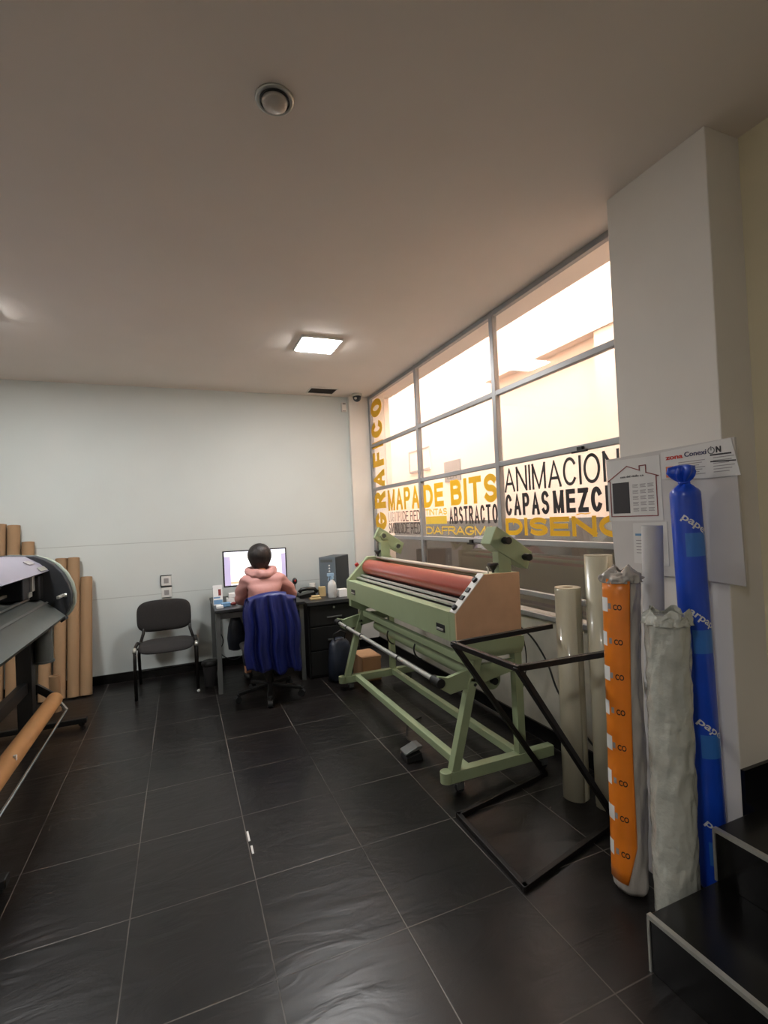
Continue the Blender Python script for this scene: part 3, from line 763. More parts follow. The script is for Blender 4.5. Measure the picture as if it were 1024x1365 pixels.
for t0 in (.12, .53, .93, 1.30):
    strip_on_roll(R0, R1, RB * 1.016, math.radians(205), math.radians(330), t0, t0 + .09, 24).build('lighter_band', 'bagband', bb, True)
for t0, s_, w in ((.27, 'papel', .13), (.66, 'papel', .13), (1.08, 'arpapel', .155), (1.44, 'papel', .12)):
    wrap_text('print_lettering', s_, R0, R1, RB * 1.022, math.radians(190), t0, w * .92, .036, math.radians(-38), 'whiteglow', bb, .02)
strip_on_roll(R0, R1, RB * 1.018, math.radians(288), math.radians(292), .05, 1.53, 2).build('seam', 'whiteglow', bb, True)

# ------------------------------------------------------------------ boards on the column
XB = 1.925
pb = thing('poster_board', (1.93, 1.5, 1.46), 'white foam board of notices hung across the column face', 'board')
MB().prism([(1.813, 1.735), (1.205, 1.745), (1.195, 1.190), (1.786, 1.20)], 'x', 1.926, 1.938).build('board', 'board', pb, bevel=.001)
po = MB().prism([(1.808, 1.725), (1.52, 1.72), (1.515, 1.437), (1.806, 1.437)], 'x', 1.9245, 1.926).build('house_poster', 'paper', pb)
def line(pts, w, nm, m, par, close=False, x=1.9235):
    mb = MB(); n = len(pts)
    for i in range(n if close else n - 1):
        p, q = Vector((x, *pts[i])), Vector((x, *pts[(i + 1) % n]))
        e = (q - p).normalized() * w / 2
        mb.bar(p - e, q + e, w, .0014, (1, 0, 0))
    return mb.build(nm, m, par)
line([(1.803, 1.627), (1.79, 1.627), (1.79, 1.458), (1.54, 1.458), (1.54, 1.632), (1.528, 1.632), (1.59, 1.652), (1.59, 1.685), (1.623, 1.685), (1.623, 1.665), (1.69, 1.69)], .004, 'house_outline', 'inkred', po, True)
text('lettering', 'casa del vinilo s.a.', (1.9243, 1.73, 1.637), (0, -1, 0), (0, 0, 1), .13, .010, 'inkdark', po, .01)
MB().box(1.9235, 1.9245, 1.683, 1.778, 1.472, 1.617).build('dark_square', 'inkdark', po)
rows = MB()
for c in range(3):
    for r_ in range(5):
        y = 1.665 - c * .04
        for k in range(3): rows.box(1.9238, 1.9245, y - .03 + .004 * (k % 2), y, 1.60 - r_ * .027 - k * .006, 1.603 - r_ * .027 - k * .006)
rows.build('printed_lines', 'inkgrey', po)
zp = MB().prism([(1.51, 1.728), (1.215, 1.743), (1.186, 1.600), (1.30, 1.60), (1.32, 1.60), (1.51, 1.615)], 'x', 1.9205, 1.9245)
zp = zp.build('leaflet', 'paper', pb)
text('lettering', 'zona', (1.920, 1.487, 1.692), (0, -1, 0), (0, 0, 1), .078, .014, 'inkred2', zp, .03)
text('lettering', 'Conexi', (1.920, 1.402, 1.695), (0, -1, 0), (0, 0, 1), .092, .020, 'inknavy', zp, .02)
mb = MB()
for i in range(24):
    a0_, a1_ = math.radians(110 + i * 13.4), math.radians(110 + (i + 1) * 13.4)
    cpt = lambda a: (1.920, 1.291 - .0125 * math.cos(a), 1.706 + .0125 * math.sin(a))
    mb.bar(cpt(a0_), cpt(a1_), .0025, .001, (1, 0, 0))
mb.bar((1.920, 1.291, 1.706), (1.920, 1.291, 1.722), .0025, .001, (1, 0, 0)).build('power_symbol', 'inkdark', zp)
text('lettering', 'N', (1.920, 1.272, 1.695), (0, -1, 0), (0, 0, 1), .020, .024, 'inkdark', zp, .05)
MB().box(1.9195, 1.9205, 1.445, 1.488, 1.618, 1.664).build('orange_logo', 'inkorange', zp)
mb = MB()
for i in range(7): mb.box(1.9198, 1.9205, 1.318 + .012 * (i % 3), 1.43, 1.673 - i * .009, 1.676 - i * .009)
for i in range(6): mb.box(1.9198, 1.9205, 1.205 + .01 * (i % 3), 1.285, 1.675 - i * .011, 1.678 - i * .011)
mb.build('printed_lines', 'inkgrey', zp)
MB().prism([(1.296, 1.685), (1.215, 1.684), (1.215, 1.690), (1.296, 1.691)], 'x', 1.9198, 1.9205).prism([(1.296, 1.66), (1.20, 1.655), (1.20, 1.660), (1.296, 1.665)], 'x', 1.9198, 1.9205).build('printed_rules', 'inkdark', zp)
np_ = MB().prism([(1.673, 1.425), (1.50, 1.43), (1.50, 1.24), (1.676, 1.243)], 'x', 1.9245, 1.926).build('small_notice', 'paper', pb)
MB().box(1.9238, 1.9245, 1.595, 1.663, 1.368, 1.378).build('blue_bar', 'inkblue', np_)
mb = MB()
for i in range(5): mb.box(1.9238, 1.9245, 1.55 + .01 * (i % 2), 1.66, 1.345 - i * .014, 1.348 - i * .014)
mb.build('printed_lines', 'inkgrey', np_)
MB().prism([(1.318, 1.59), (1.20, 1.60), (1.190, 1.187), (1.335, 1.195)], 'x', 1.922, 1.9245).build('blank_sheet', 'board', pb)

nb = thing('wall_notice_board', (2.138, 1.15, 1.05), 'pale notice with dark green heading on the cream wall at the right edge', 'sign')
MB().box(2.128, 2.139, .85, 1.222, .80, 1.185).build('board', 'notice', nb, bevel=.002)
MB().box(2.1265, 2.128, .85, 1.222, 1.165, 1.185).box(2.1265, 2.128, .85, 1.205, 1.045, 1.053).build('heading_bar', 'greenink', nb)
MB().cyl((2.1278, 1.165, 1.11), (2.1265, 1.165, 1.11), .022).build('green_mark', 'lime', nb)

# ------------------------------------------------------------------ power cords on the low wall
def cord(pts, label, r=.006):
    P = []
    for i in range(len(pts) - 1):
        a = Vector(pts[max(i - 1, 0)]); b = Vector(pts[i]); c = Vector(pts[i + 1]); e = Vector(pts[min(i + 2, len(pts) - 1)])
        for k in range(6):
            t = k / 6
            P.append(.5 * ((2 * b) + (c - a) * t + (2 * a - 5 * b + 4 * c - e) * t * t + (3 * b - a - 3 * c + e) * t ** 3))
    P.append(Vector(pts[-1]))
    o = MB().tube(P, r, 8).build('power_cord', 'black', None, True, loc=pts[0])
    return tag(o, label, 'cord')
cord([(1.795, 2.55, .86), (1.84, 2.60, .87), (1.95, 2.66, .80), (2.06, 2.62, .70), (2.08, 2.50, .56), (2.05, 2.38, .42), (2.06, 2.25, .29), (2.065, 2.15, .20), (2.06, 1.98, .12), (2.06, 1.85, .035)], 'black power cord hanging from the laminator and crossing the milky rolls')
cord([(1.795, 2.62, .84), (1.88, 2.66, .84), (2.03, 2.68, .72), (2.08, 2.70, .50), (2.08, 2.78, .25), (2.04, 2.80, .02), (1.98, 2.7, .008), (2.0, 2.5, .008)], 'thin black cord looping down the low wall behind the laminator', .004)

# ------------------------------------------------------------------ kraft tubes leaning on the back wall
tubes = [(-1.66, 1.60, 'leftmost tall kraft cardboard tube behind the printer'), (-1.545, 1.61, 'second tall kraft cardboard tube behind the printer'), (-1.43, 1.595, 'third tall kraft cardboard tube, right of the two tallest'),
         (-1.315, 1.435, 'medium kraft cardboard tube whose top shows left of the printer cover'), (-1.19, 1.20, 'kraft cardboard tube whose upper half is hidden by the printer head'), (-1.075, 1.262, 'kraft cardboard tube just right of the printer end cap'),
         (-.965, 1.262, 'kraft cardboard tube next to the shortest leaning one'), (-.865, 1.07, 'rightmost kraft cardboard tube leaning on the back wall')]
pt = None
for i, (x, zt, lb) in enumerate(tubes):
    t = thing('cardboard_tube', (x, 5.30, 0), lb, 'tube', 'kraft tubes leaning on the back wall')
    sway = [.0, .01, .0, -.01, .0, .01, .0, 0][i]
    ytop = 5.54 - .0
    MB().pipe((x, 5.30, .008), (x + sway, ytop, zt), .050, .042, 32).build('tube_wall', 'kraft', t, 'a')
t = thing('cardboard_tube', (-1.03, 4.98, 0), 'short kraft tube standing behind the printer stand', 'tube', 'kraft tubes leaning on the back wall')
MB().pipe((-1.04, 4.98, .0), (-1.04, 4.98, .30), .042, .034, 28).build('tube_wall', 'kraft', t, 'a')

# ------------------------------------------------------------------ wide format printer
pr_ = thing('large_format_printer', (-1.2, 3.4, 0), 'wide grey large format printer on a dark stand with a kraft roll', 'printer')
Y0, Y1 = 2.2, 4.5
cap = [(-1.50, .86), (-1.54, 1.2), (-1.46, 1.33), (-1.2, 1.36), (-1.02, 1.345), (-.935, 1.315), (-.875, 1.27), (-.82, 1.20), (-.785, 1.12), (-.77, 1.04), (-.775, .96), (-.80, .90), (-.85, .845), (-.92, .82), (-1.2, .80)]
for a, b in ((Y1 - .12, Y1 - .03), (Y0, Y0 + .3)):
    MB().prism([(x * 1 + (.02 if x > -1 else 0) * -1, z) for x, z in cap], 'y', a, b).build('end_housing', 'pdark', pr_, 'a', .006)
rimp = MB().prism(cap, 'y', Y1 - .03, Y1)
rimp.build('end_rim', 'rim', pr_, 'a', .008)['label'] = 'pale rim of the end cap'
ya, yb = Y0 + .3, Y1 - .12
MB().prism([(-1.46, 1.325), (-1.2, 1.352), (-1.07, 1.343), (-.98, 1.285), (-.925, 1.228), (-.94, 1.22), (-1.0, 1.265), (-1.08, 1.315), (-1.45, 1.30)], 'y', ya, yb + .06).build('top_cover', 'lav', pr_, 'a')['label'] = 'lavender grey top cover'
MB().prism([(-1.54, 1.2), (-1.47, 1.32), (-1.45, 1.30), (-1.20, 1.28), (-1.18, 1.06), (-.985, 1.015), (-.955, .995), (-.90, .95), (-.83, .885), (-.845, .86), (-.93, .82), (-1.2, .80), (-1.50, .86)], 'y', ya, yb).build('body', 'pgrey', pr_, 'a')
MB().box(-1.18, -1.172, ya, yb, 1.06, 1.28).build('carriage_bay', 'black', pr_)
for x, z, m_ in ((-1.13, 1.16, 'silver'), (-1.10, 1.10, 'silver'), (-1.03, 1.045, 'steel')):
    MB().bar((x, ya, z), (x, yb, z), .02, .016).build('guide_rail', m_, pr_)
cr = MB().box(-1.17, -1.0, 4.02, 4.22, 1.06, 1.22).build('print_carriage', 'pdark', pr_, bevel=.008)
MB().box(-1.002, -.985, 4.19, 4.25, 1.10, 1.22).box(-1.01, -.99, 4.12, 4.20, 1.065, 1.10).build('carriage_label', 'silver', cr, bevel=.003)
MB().box(-1.12, -.96, 4.25, 4.375, 1.03, 1.20).build('capping_unit', 'black', pr_, bevel=.01)
MB().prism([(-.950, .998), (-.944, 1.002), (-.934, .991), (-.940, .987)], 'y', ya, yb).build('front_lip', 'steel', pr_)
MB().bar((-.86, 4.30, 1.03), (-.83, 4.40, 1.04), .02, .02).cyl((-.835, 4.39, 1.035), (-.815, 4.39, 1.035), .018).build('media_lever', 'silver', pr_, bevel=.003)
text('lettering', 'printer', (-.9415, 3.99, 1.247), (0, 1, 0), (-.69, 0, .73), .12, .02, 'inkgrey', pr_) if False else None
MB().prism([(-.955, 1.264), (-.930, 1.238), (-.9275, 1.241), (-.9525, 1.267)], 'y', 4.18, 4.36).build('maker_plate', 'silver', pr_)
MB().prism([(-1.02, 1.314), (-.985, 1.292), (-.9825, 1.295), (-1.0175, 1.317)], 'y', 4.12, 4.26).build('grey_badge', 'inkgrey', pr_)
# stand
for yc in (4.36, 2.45):
    MB().box(-1.135, -1.04, yc - .05, yc + .05, .05, .81).build('stand_column', 'black', pr_, bevel=.004)
    MB().bar((-1.55, yc + .14, .045), (-.735, yc + .14, .045), .06, .04).box(-1.13, -1.05, yc, yc + .17, .025, .065).build('stand_foot', 'black', pr_, bevel=.006)
    for cx in (-.77, -1.5):
        MB().cyl((cx, yc + .125, .022), (cx, yc + .155, .022), .022).build('caster_wheel', 'rubber', pr_, 'a')
MB().bar((-1.09, 2.5, .40), (-1.09, 4.31, .40), .05, .08).build('stand_rail', 'black', pr_, bevel=.003)
MB().cyl((-.985, 4.42, .56), (-.985, 4.42, .80), .060).cyl((-.985, 4.42, .545), (-.985, 4.42, .56), .068).build('feed_motor', 'pgrey', pr_, 'a')
MB().cyl((-.865, 4.44, .87), (-.845, 4.44, .84), .03).build('tension_knob', 'black', pr_, 'a')
MB().pipe((-.93, 2.5, .255), (-.93, 4.43, .255), .053, .038, 36).build('media_roll', 'kraftroll', pr_, 'a')['label'] = 'kraft brown media roll'
MB().cyl((-.93, 4.41, .255), (-.93, 4.47, .255), .037).bar((-.93, 4.47, .255), (-1.06, 4.47, .36), .03, .05).build('roll_holder', 'black', pr_, 'a')
MB().cyl((-.86, 2.5, .155), (-.86, 4.45, .155), .010).build('tension_rod', 'chrome', pr_, 'a')['label'] = 'shiny steel tension rod'
MB().bar((-.86, 4.455, .155), (-.93, 4.475, .255), .02, .02).build('rod_arm', 'silver', pr_, bevel=.002)
for yy in (3.3,): MB().box(-.895, -.88, yy, yy + .02, .27, .30).build('tape_patch', 'whiteglow', pr_)

# ------------------------------------------------------------------ visitor chair
ch = thing('visitor_chair', (-.17, 5.15, 0), 'black fabric visitor chair with metal legs against the white wall', 'chair')
xl, xr = -.43, .10
def pad(x0_, x1_, z0, z1, y0, y1, bulge, tilt, roundness=.08):
    mb = MB()
    cx, cz = (x0_ + x1_) / 2, (z0 + z1) / 2; hx, hz = (x1_ - x0_) / 2, (z1 - z0) / 2
    def f(u, v_, side):
        a, b = 2 * u - 1, 2 * v_ - 1
        # superellipse mapping
        n = 4.0
        m_ = max(abs(a), abs(b), 1e-6); l = (abs(a / m_) ** n + abs(b / m_) ** n) ** (1 / n)
        l = max(l, 1.0)
        X_, Z_ = a / l, b / l
        rr = m_
        y = (y0 if side < 0 else y1)
        th = (1 - rr ** 6)
        y = (y0 + y1) / 2 + (y - (y0 + y1) / 2) * (.25 + .75 * th) + bulge * (X_ ** 2) + tilt * (Z_)
        return Vector((cx + X_ * hx, y, cz + Z_ * hz))
    mb.grid(20, 16, lambda u, v_: f(u, v_, -1)); mb.grid(20, 16, lambda u, v_: f(u, v_, 1))
    bmesh.ops.remove_doubles(mb.b, verts=mb.b.verts, dist=1e-4)
    # stitch the rim
    be = [e for e in mb.b.edges if len(e.link_faces) == 1]
    bmesh.ops.bridge_loops(mb.b, edges=be)
    return mb
pad(-.43, .06, .50, .80, 5.37, 5.42, -.035, .02).build('backrest', 'chairfab', ch, True)
sm = pad(-.40, .07, -.24, .21, .40, .455, .0, .0)
for q in sm.b.verts: q.co = Vector((q.co.x, 5.10 + q.co.z, q.co.y + .015 * ((q.co.z + .0) ** 2) * 6 - (.03 * max(0, -q.co.z - .12) / .12)))
sm.build('seat', 'chairfab', ch, True)
fr = .0145
for s_, x in ((-1, xl + .01), (1, xr - .01)):
    MB().tube([(x, 4.89, 0.005), (x, 4.885, .36), (x, 4.90, .425), (x, 4.95, .445), (x, 5.2, .44)], fr).build('leg', 'blackmetal', ch, True)
    MB().tube([(x, 5.40, 0.005), (x, 5.33, .30), (x - s_ * .02, 5.29, .42), (x - s_ * .045, 5.34, .50), (x - s_ * .05, 5.405, .66)], fr).build('leg', 'blackmetal', ch, True)
    MB().cyl((x, 4.875, .425), (x, 4.91, .45), .016).build('end_cap', 'silver', ch, True)
MB().cyl((xl + .01, 5.375, .13), (xr - .01, 5.375, .13), .009).build('stretcher', 'blackmetal', ch)
MB().cyl((xl + .01, 4.893, .14), (xr - .01, 4.893, .235), .006).build('stretcher', 'blackmetal', ch) if False else None
MB().cyl((xl + .01, 5.2, .435), (xr - .01, 5.2, .435), .010).cyl((xl + .01, 4.98, .43), (xr - .01, 4.98, .43), .010).build('seat_frame', 'blackmetal', ch)
o = MB().ball((.092, 4.86, .014), .014).build('paper_ball', 'whiteglow', None, True, loc=(.092, 4.86, 0)); tag(o, 'tiny white ball on the tiles beside the visitor chair leg', 'ball')

# ------------------------------------------------------------------ desk
dk = thing('computer_desk', (.65, 5.0, 0), 'dark topped steel legged computer desk along the back wall', 'desk')
MB().box(.25, 1.06, 4.66, 5.57, .725, .75).build('desktop', 'deskdark', dk, bevel=.003)
for x, y in ((.275, 4.70), (1.03, 4.70), (.275, 5.53), (1.03, 5.53)):
    MB().box(x - .02, x + .02, y - .02, y + .02, 0, .725).build('leg', 'steel', dk, bevel=.003)
MB().bar((.295, 4.70, .69), (1.01, 4.70, .69), .025, .05).bar((.295, 5.53, .69), (1.01, 5.53, .69), .025, .05).build('apron', 'steel', dk)
MB().bar((.275, 4.72, .12), (.275, 5.51, .12), .03, .03).build('side_rail', 'steel', dk)
MB().box(.36, .72, 4.78, 5.1, .655, .668).box(.36, .37, 4.78, 5.1, .668, .7245).box(.71, .72, 4.78, 5.1, .668, .7245).build('keyboard_tray', 'steel', dk)
cb = thing('drawer_cabinet', (1.33, 5.0, 0), 'black drawer cabinet beside the desk, partly behind the laminator', 'cabinet')
MB().box(1.085, 1.60, 4.68, 5.30, 0, .70).build('body', 'black', cb, bevel=.003)
MB().box(1.075, 1.62, 4.64, 5.40, .70, .735).build('worktop', 'deskdark', cb, bevel=.004)
for z0, z1 in ((.50, .69), (.27, .485), (.03, .255)):
    dr = MB().box(1.10, 1.585, 4.662, 4.68, z0, z1).build('drawer', 'black', cb, bevel=.003)
    MB().bar((1.27, 4.655, (z0 + z1) / 2 - .02), (1.42, 4.655, (z0 + z1) / 2 - .02), .01, .012).build('handle', 'steel', dr, bevel=.002)
    if z0 == .5: MB().cyl((1.345, 4.662, .665), (1.345, 4.655, .665), .010).build('lock', 'silver', dr)

mo = thing('monitor', (.69, 5.22, .75), 'wide black framed monitor showing a white page', 'monitor')
mx_ = .69
MB().box(.372, 1.012, 5.205, 5.235, .885, 1.247).build('bezel', 'black', mo, bevel=.003)
sc = MB().box(.386, .998, 5.2035, 5.205, .90, 1.235).build('screen', 'screen', mo)
for a_, b_ in ((.386, .445), (.955, .998)): MB().box(a_, b_, 5.2025, 5.2035, .90, 1.19).build('side_toolbar', 'screenbar', sc)
MB().box(.445, .955, 5.2025, 5.2035, .94, 1.19).build('page', 'screendoc', sc)
MB().box(.445, .955, 5.202, 5.2025, .915, .935).build('palette_bar', 'screentaskbar', sc)
MB().box(.67, .73, 5.235, 5.255, .77, 1.05).build('stand_neck', 'black', mo, bevel=.003)
MB().box(.57, .83, 5.14, 5.33, .75, .762).build('stand_base', 'black', mo, bevel=.004)
kb = thing('keyboard', (.70, 4.95, .75), 'black keyboard on the desk in front of the seated person', 'keyboard')
MB().box(.50, .90, 4.92, 5.05, .75, .765).build('case', 'black', kb, bevel=.003)
mb = MB()
for i in range(15):
    for j in range(4): mb.box(.508 + i * .026, .529 + i * .026, 4.927 + j * .03, 4.951 + j * .03, .765, .770)
mb.build('keys', 'pdark', kb)
ms = MB().ball((.985, 4.93, .765), .03, (.95, 1.5, .5)).build('computer_mouse', 'black', None, True, loc=(.985, 4.93, .75)); tag(ms, 'black computer mouse under the right hand', 'mouse')

# small things left on the desk
cd = thing('photo_card', (.30, 4.99, .75), 'white card with a small portrait and blue bands standing at the desk corner', 'card')
m_ = Matrix.Translation((.30, 4.97, .752)) @ Matrix.Rotation(math.radians(-12), 4, 'X')
MB().box(-.043, .043, 0, .003, 0, .19, m_).build('card', 'whiteglow', cd)
MB().box(-.040, .040, -.001, 0, .01, .05, m_).box(-.040, .02, -.001, 0, .065, .078, m_).build('blue_band', 'inkblue', cd)
MB().box(.005, .03, -.001, 0, .09, .15, m_).build('portrait', 'inkred', cd)
MB().box(-.043, .043, .055, .058, 0, .175, m_).build('back_leaf', 'steel', cd)
def ctag(mb, name, m__, loc, label, cat, smooth=False, bevel=0, group=None):
    return tag(mb.build(name, m__, None, smooth, bevel, loc), label, cat, group)
ctag(MB().box(.38, .46, 5.02, 5.10, .75, .80).box(.40, .47, 5.02, 5.08, .80, .845), 'tissue_pack', 'whiteglow', (.42, 5.06, .75), 'white folded paper pack left of the monitor foot', 'paper', bevel=.004)
ctag(MB().box(.32, .40, 4.83, 4.90, .75, .785), 'small_box', 'inkblue', (.36, 4.86, .75), 'small pale blue box at the front left of the desk', 'box', bevel=.004)
ctag(MB().ball((.43, 4.86, .768), .02, (1.4, 1, .8)), 'eraser', 'inkred', (.43, 4.86, .75), 'small dark red eraser near the blue box', 'eraser', True)
ctag(MB().box(.27, .33, 4.76, 4.82, .75, .775), 'note_block', 'whiteglow', (.3, 4.79, .75), 'white note block at the front left desk corner', 'notepad', bevel=.003)
# right hand group on the cabinet
ph = thing('desk_telephone', (1.15, 5.0, .735), 'black desk telephone between the monitor and the tower', 'telephone')
MB().prism([(1.08, .735), (1.08, .765), (1.24, .79), (1.25, .735)], 'y', 4.95, 5.12).build('base', 'black', ph, bevel=.006)
MB().tube([(1.07, 4.93, .80), (1.09, 4.93, .825), (1.16, 4.94, .83), (1.23, 4.95, .82), (1.26, 4.95, .785)], .020).build('handset', 'black', ph, True)
tw = thing('computer_tower', (1.52, 5.22, .735), 'dark blue grey computer tower standing on the cabinet', 'computer')
tm = Matrix.Translation((1.49, 5.04, .735)) @ Matrix.Rotation(math.radians(-40), 4, 'Z')
MB().box(-.19, 0, .012, .38, 0, .385, tm).build('case', 'towerside', tw, bevel=.008)
fr_ = MB().box(-.19, 0, 0, .012, 0, .385, tm).build('front_panel', 'towergrey', tw, bevel=.004)
MB().box(-.17, -.03, -.002, 0, .33, .36, tm).build('drive_cover', 'pgrey', fr_)
for z in (.235, .265, .295): MB().cyl(tm @ Vector((-.07, 0, z)), tm @ Vector((-.07, -.004, z)), .009).build('button', 'white', fr_)
sb = thing('spray_bottle', (1.36, 4.78, .735), 'clear white spray bottle in front of the computer tower', 'bottle')
sx, sy_ = 1.375, 4.80
MB().lathe([(.040, 0), (.044, .012), (.044, .12), (.038, .15), (.016, .175), (.015, .185)], (sx, sy_, .735), 28).build('bottle', 'clearp', sb, True)
MB().cyl((sx, sy_, .918), (sx, sy_, .95), .019).box(sx - .045, sx + .022, sy_ - .014, sy_ + .014, .95, .98).bar((sx - .026, sy_, .95), (sx - .038, sy_, .905), .010, .010).build('trigger_head', 'bluec', sb, bevel=.003)
ctag(MB().box(1.44, 1.53, 4.78, 4.86, .735, .81), 'small_carton', 'whiteglow', (1.48, 4.82, .735), 'small white carton right of the spray bottle', 'box', bevel=.003)
ctag(MB().box(1.275, 1.345, 4.93, 4.97, .735, .835), 'kraft_packet', 'beige', (1.3, 4.95, .735), 'tan packet leaning before the computer tower', 'packet', bevel=.003)
ctag(MB().box(1.14, 1.25, 4.76, 4.83, .735, .755).box(1.16, 1.24, 4.77, 4.82, .755, .775), 'tape_dispenser', 'beige', (1.2, 4.8, .735), 'beige tape dispenser in front of the telephone', 'tape dispenser', bevel=.004)
ctag(MB().pipe((1.27, 5.18, .735), (1.27, 5.18, .85), .034, .031).cyl((1.27, 5.18, .735), (1.27, 5.18, .74), .032), 'plastic_cup', 'white', (1.27, 5.18, .735), 'pale cup behind the tan packet', 'cup', 'a')
cl = thing('desk_camera', (1.085, 5.10, .735), 'small dark webcam on a stem right of the monitor', 'webcam')
MB().cyl((1.09, 5.22, .735), (1.09, 5.22, .86), .006).cyl((1.09, 5.22, .735), (1.09, 5.22, .742), .03).build('stem', 'black', cl)
MB().ball((1.09, 5.215, .885), .03, (.9, .8, 1.2)).build('body', 'black', cl, True)
MB().cyl((1.09, 5.193, .89), (1.09, 5.188, .89), .010).build('lens', 'darkred', cl)

# things under and beside the desk
bn = thing('waste_bin', (.20, 4.98, 0), 'small grey waste bin under the left end of the desk', 'bin')
MB().lathe([(.052, 0), (.068, .20), (.072, .205), (.066, .205), (.050, .01)], (.205, 5.0, 0.001), 28).build('bin_body', 'darkbin', bn, True)
MB().lathe([(.07, 0), (.078, .004), (.074, .03), (.068, .045), (.05, .05), (.03, .046)], (.205, 5.0, .19), 28, None, lambda t, z: 1 + .06 * math.sin(5 * t)).build('bin_liner', 'black', bn, True)
hb_ = thing('hanging_bag', (.43, 4.74, .35), 'black bag hanging under the desk left of the seated person', 'bag')
MB().lathe([(.03, 0), (.07, .02), (.078, .12), (.07, .22), (.045, .30), (.02, .32)], (.435, 4.82, .34), 24, Matrix.Diagonal((1, .55, 1)), lambda t, z: 1 + .05 * math.sin(4 * t + z * 20)).build('bag_body', 'darkbag', hb_, True)
MB().tube([(.40, 4.82, .63), (.40, 4.82, .70), (.435, 4.82, .724), (.47, 4.82, .70), (.47, 4.82, .63)], .006).build('strap', 'black', hb_, True)
cord([(.32, 5.45, .72), (.30, 5.44, .5), (.36, 5.42, .32), (.33, 5.44, .18), (.5, 5.45, .10), (.7, 5.5, .30), (.72, 5.5, .72)], 'black cable loop hanging behind the desk legs', .005)
fb = thing('floor_bag', (1.33, 4.50, 0), 'crumpled navy bag on the floor in front of the drawer cabinet', 'bag')
def wbag(t, z): return 1 + .10 * math.sin(3 * t + z * 9) + .05 * math.sin(7 * t - z * 25)
MB().lathe([(.07, 0), (.105, .03), (.115, .12), (.11, .22), (.10, .30), (.085, .36), (.05, .40), (.02, .405)], (1.33, 4.50, .001), 36, Matrix.Diagonal((1, .75, 1)), wbag).build('bag_body', 'darkbag', fb, True)
MB().tube([(1.28, 4.47, .39), (1.27, 4.45, .45), (1.33, 4.44, .48), (1.39, 4.46, .45), (1.38, 4.48, .39)], .007).build('strap', 'black', fb, True)

# ------------------------------------------------------------------ office chair
oc = thing('office_chair', (.67, 4.40, 0), 'black office chair under the seated person', 'chair')
bx, by = .67, 4.42
for k in range(5):
    a = math.radians(-100 + 72 * k); e = Vector((bx + .28 * math.cos(a), by + .28 * math.sin(a), .075))
    L_ = MB().bar((bx, by, .11), e, .045, .03).build('base_arm', 'black', oc, bevel=.006)
    MB().cyl((e.x - .02 * math.sin(a), e.y + .02 * math.cos(a), .028), (e.x + .02 * math.sin(a), e.y - .02 * math.cos(a), .028), .028).cyl((e.x, e.y, .05), (e.x, e.y, .075), .01).build('caster', 'rubber', L_, 'a')
MB().cyl((bx, by, .09), (bx, by, .40), .028).build('gas_lift', 'blackmetal', oc, 'a')
MB().box(bx - .23, bx + .23, by - .22, by + .23, .40, .455).build('seat', 'chairfab', oc, bevel=.03)
MB().tube([(bx, by - .1, .41), (bx, by - .20, .42), (bx, by - .235, .50), (bx, by - .235, .62)], .02).build('back_support', 'black', oc, True)
pad(bx - .205, bx + .205, .50, .895, by - .235, by - .19, .02, -.012).build('backrest', 'chairfab', oc, True)

# blue jacket over the backrest
jx = .675
def jacket(u, v_):
    # u across 0..1, v goes from front hem over the top to the back hem
    w = .225 - .03 * math.exp(-((v_ - .46) / .10) ** 2)
    a = 2 * u - 1
    topz = .925 - .035 * a * a - (.02 if a > .6 else 0)
    Lb = .60 + .03 * math.sin(a * 3 + 1) + .02 * math.sin(9 * a)
    if v_ < .35:
        k = (.35 - v_) / .35; z = topz - .02 - k * .38; y = by - .160 + .01 * math.sin(8 * a)
        y = y
    elif v_ < .5:
        k = (v_ - .35) / .15; th = k * PI
        y = by - .212 + .052 * math.cos(th); z = topz - .02 + .028 * math.sin(th)
    else:
        k = (v_ - .5) / .5; z = topz - .02 - k * Lb
        fold = (.016 * math.sin(a * 13 + .6 * math.sin(k * 4)) + .010 * math.sin(a * 23 + 2 - k * 2)) * min(1, k * 3 + .25)
        y = by - .266 - fold - .02 * k * (1 - k) - .03 * (1 - a * a) * min(1, k * 2)
        w = w + .008 * math.sin(k * 2.4) 
    wrap = max(0, abs(a) - .86) / .14
    if v_ >= .5: y += .05 * wrap * wrap
    return Vector((jx + a * w + .008 * math.sin(v_ * 20), y, z))
o = MB().grid(64, 60, jacket).build('draped_jacket', 'blue', None, True, loc=(jx, by - .22, .3))
solidify(o, .008); tag(o, 'dark blue jacket draped over the back of the office chair', 'jacket')

# ------------------------------------------------------------------ seated person
pe = thing('person', (.68, 4.50, 0), 'person in a hooded pink jacket seated at the computer, seen from behind', 'person')
V = [(.68, 4.50, .56), (.675, 4.53, .70), (.67, 4.57, .86), (.665, 4.61, 1.0), (.66, 4.64, 1.075), (.66, 4.67, 1.13), (.66, 4.69, 1.20), (.66, 4.685, 1.25),
     (.52, 4.60, 1.01), (.495, 4.66, .84), (.56, 4.86, .79), (.585, 4.925, .797), (.59, 4.96, .797),
     (.82, 4.60, 1.01), (.915, 4.68, .84), (.955, 4.84, .795), (.975, 4.89, .815), (.98, 4.92, .820),
     (.60, 4.52, .54), (.56, 4.92, .545), (.55, 4.97, .30), (.55, 4.97, .09), (.55, 5.08, .05),
     (.76, 4.52, .54), (.82, 4.92, .545), (.83, 4.97, .30), (.83, 4.97, .09), (.83, 5.08, .05)]
Ed = [(0, 1), (1, 2), (2, 3), (3, 4), (4, 5), (5, 6), (6, 7), (3, 8), (8, 9), (9, 10), (10, 11), (11, 12), (3, 13), (13, 14), (14, 15), (15, 16), (16, 17), (0, 18), (18, 19), (19, 20), (20, 21), (21, 22), (0, 23), (23, 24), (24, 25), (25, 26), (26, 27)]
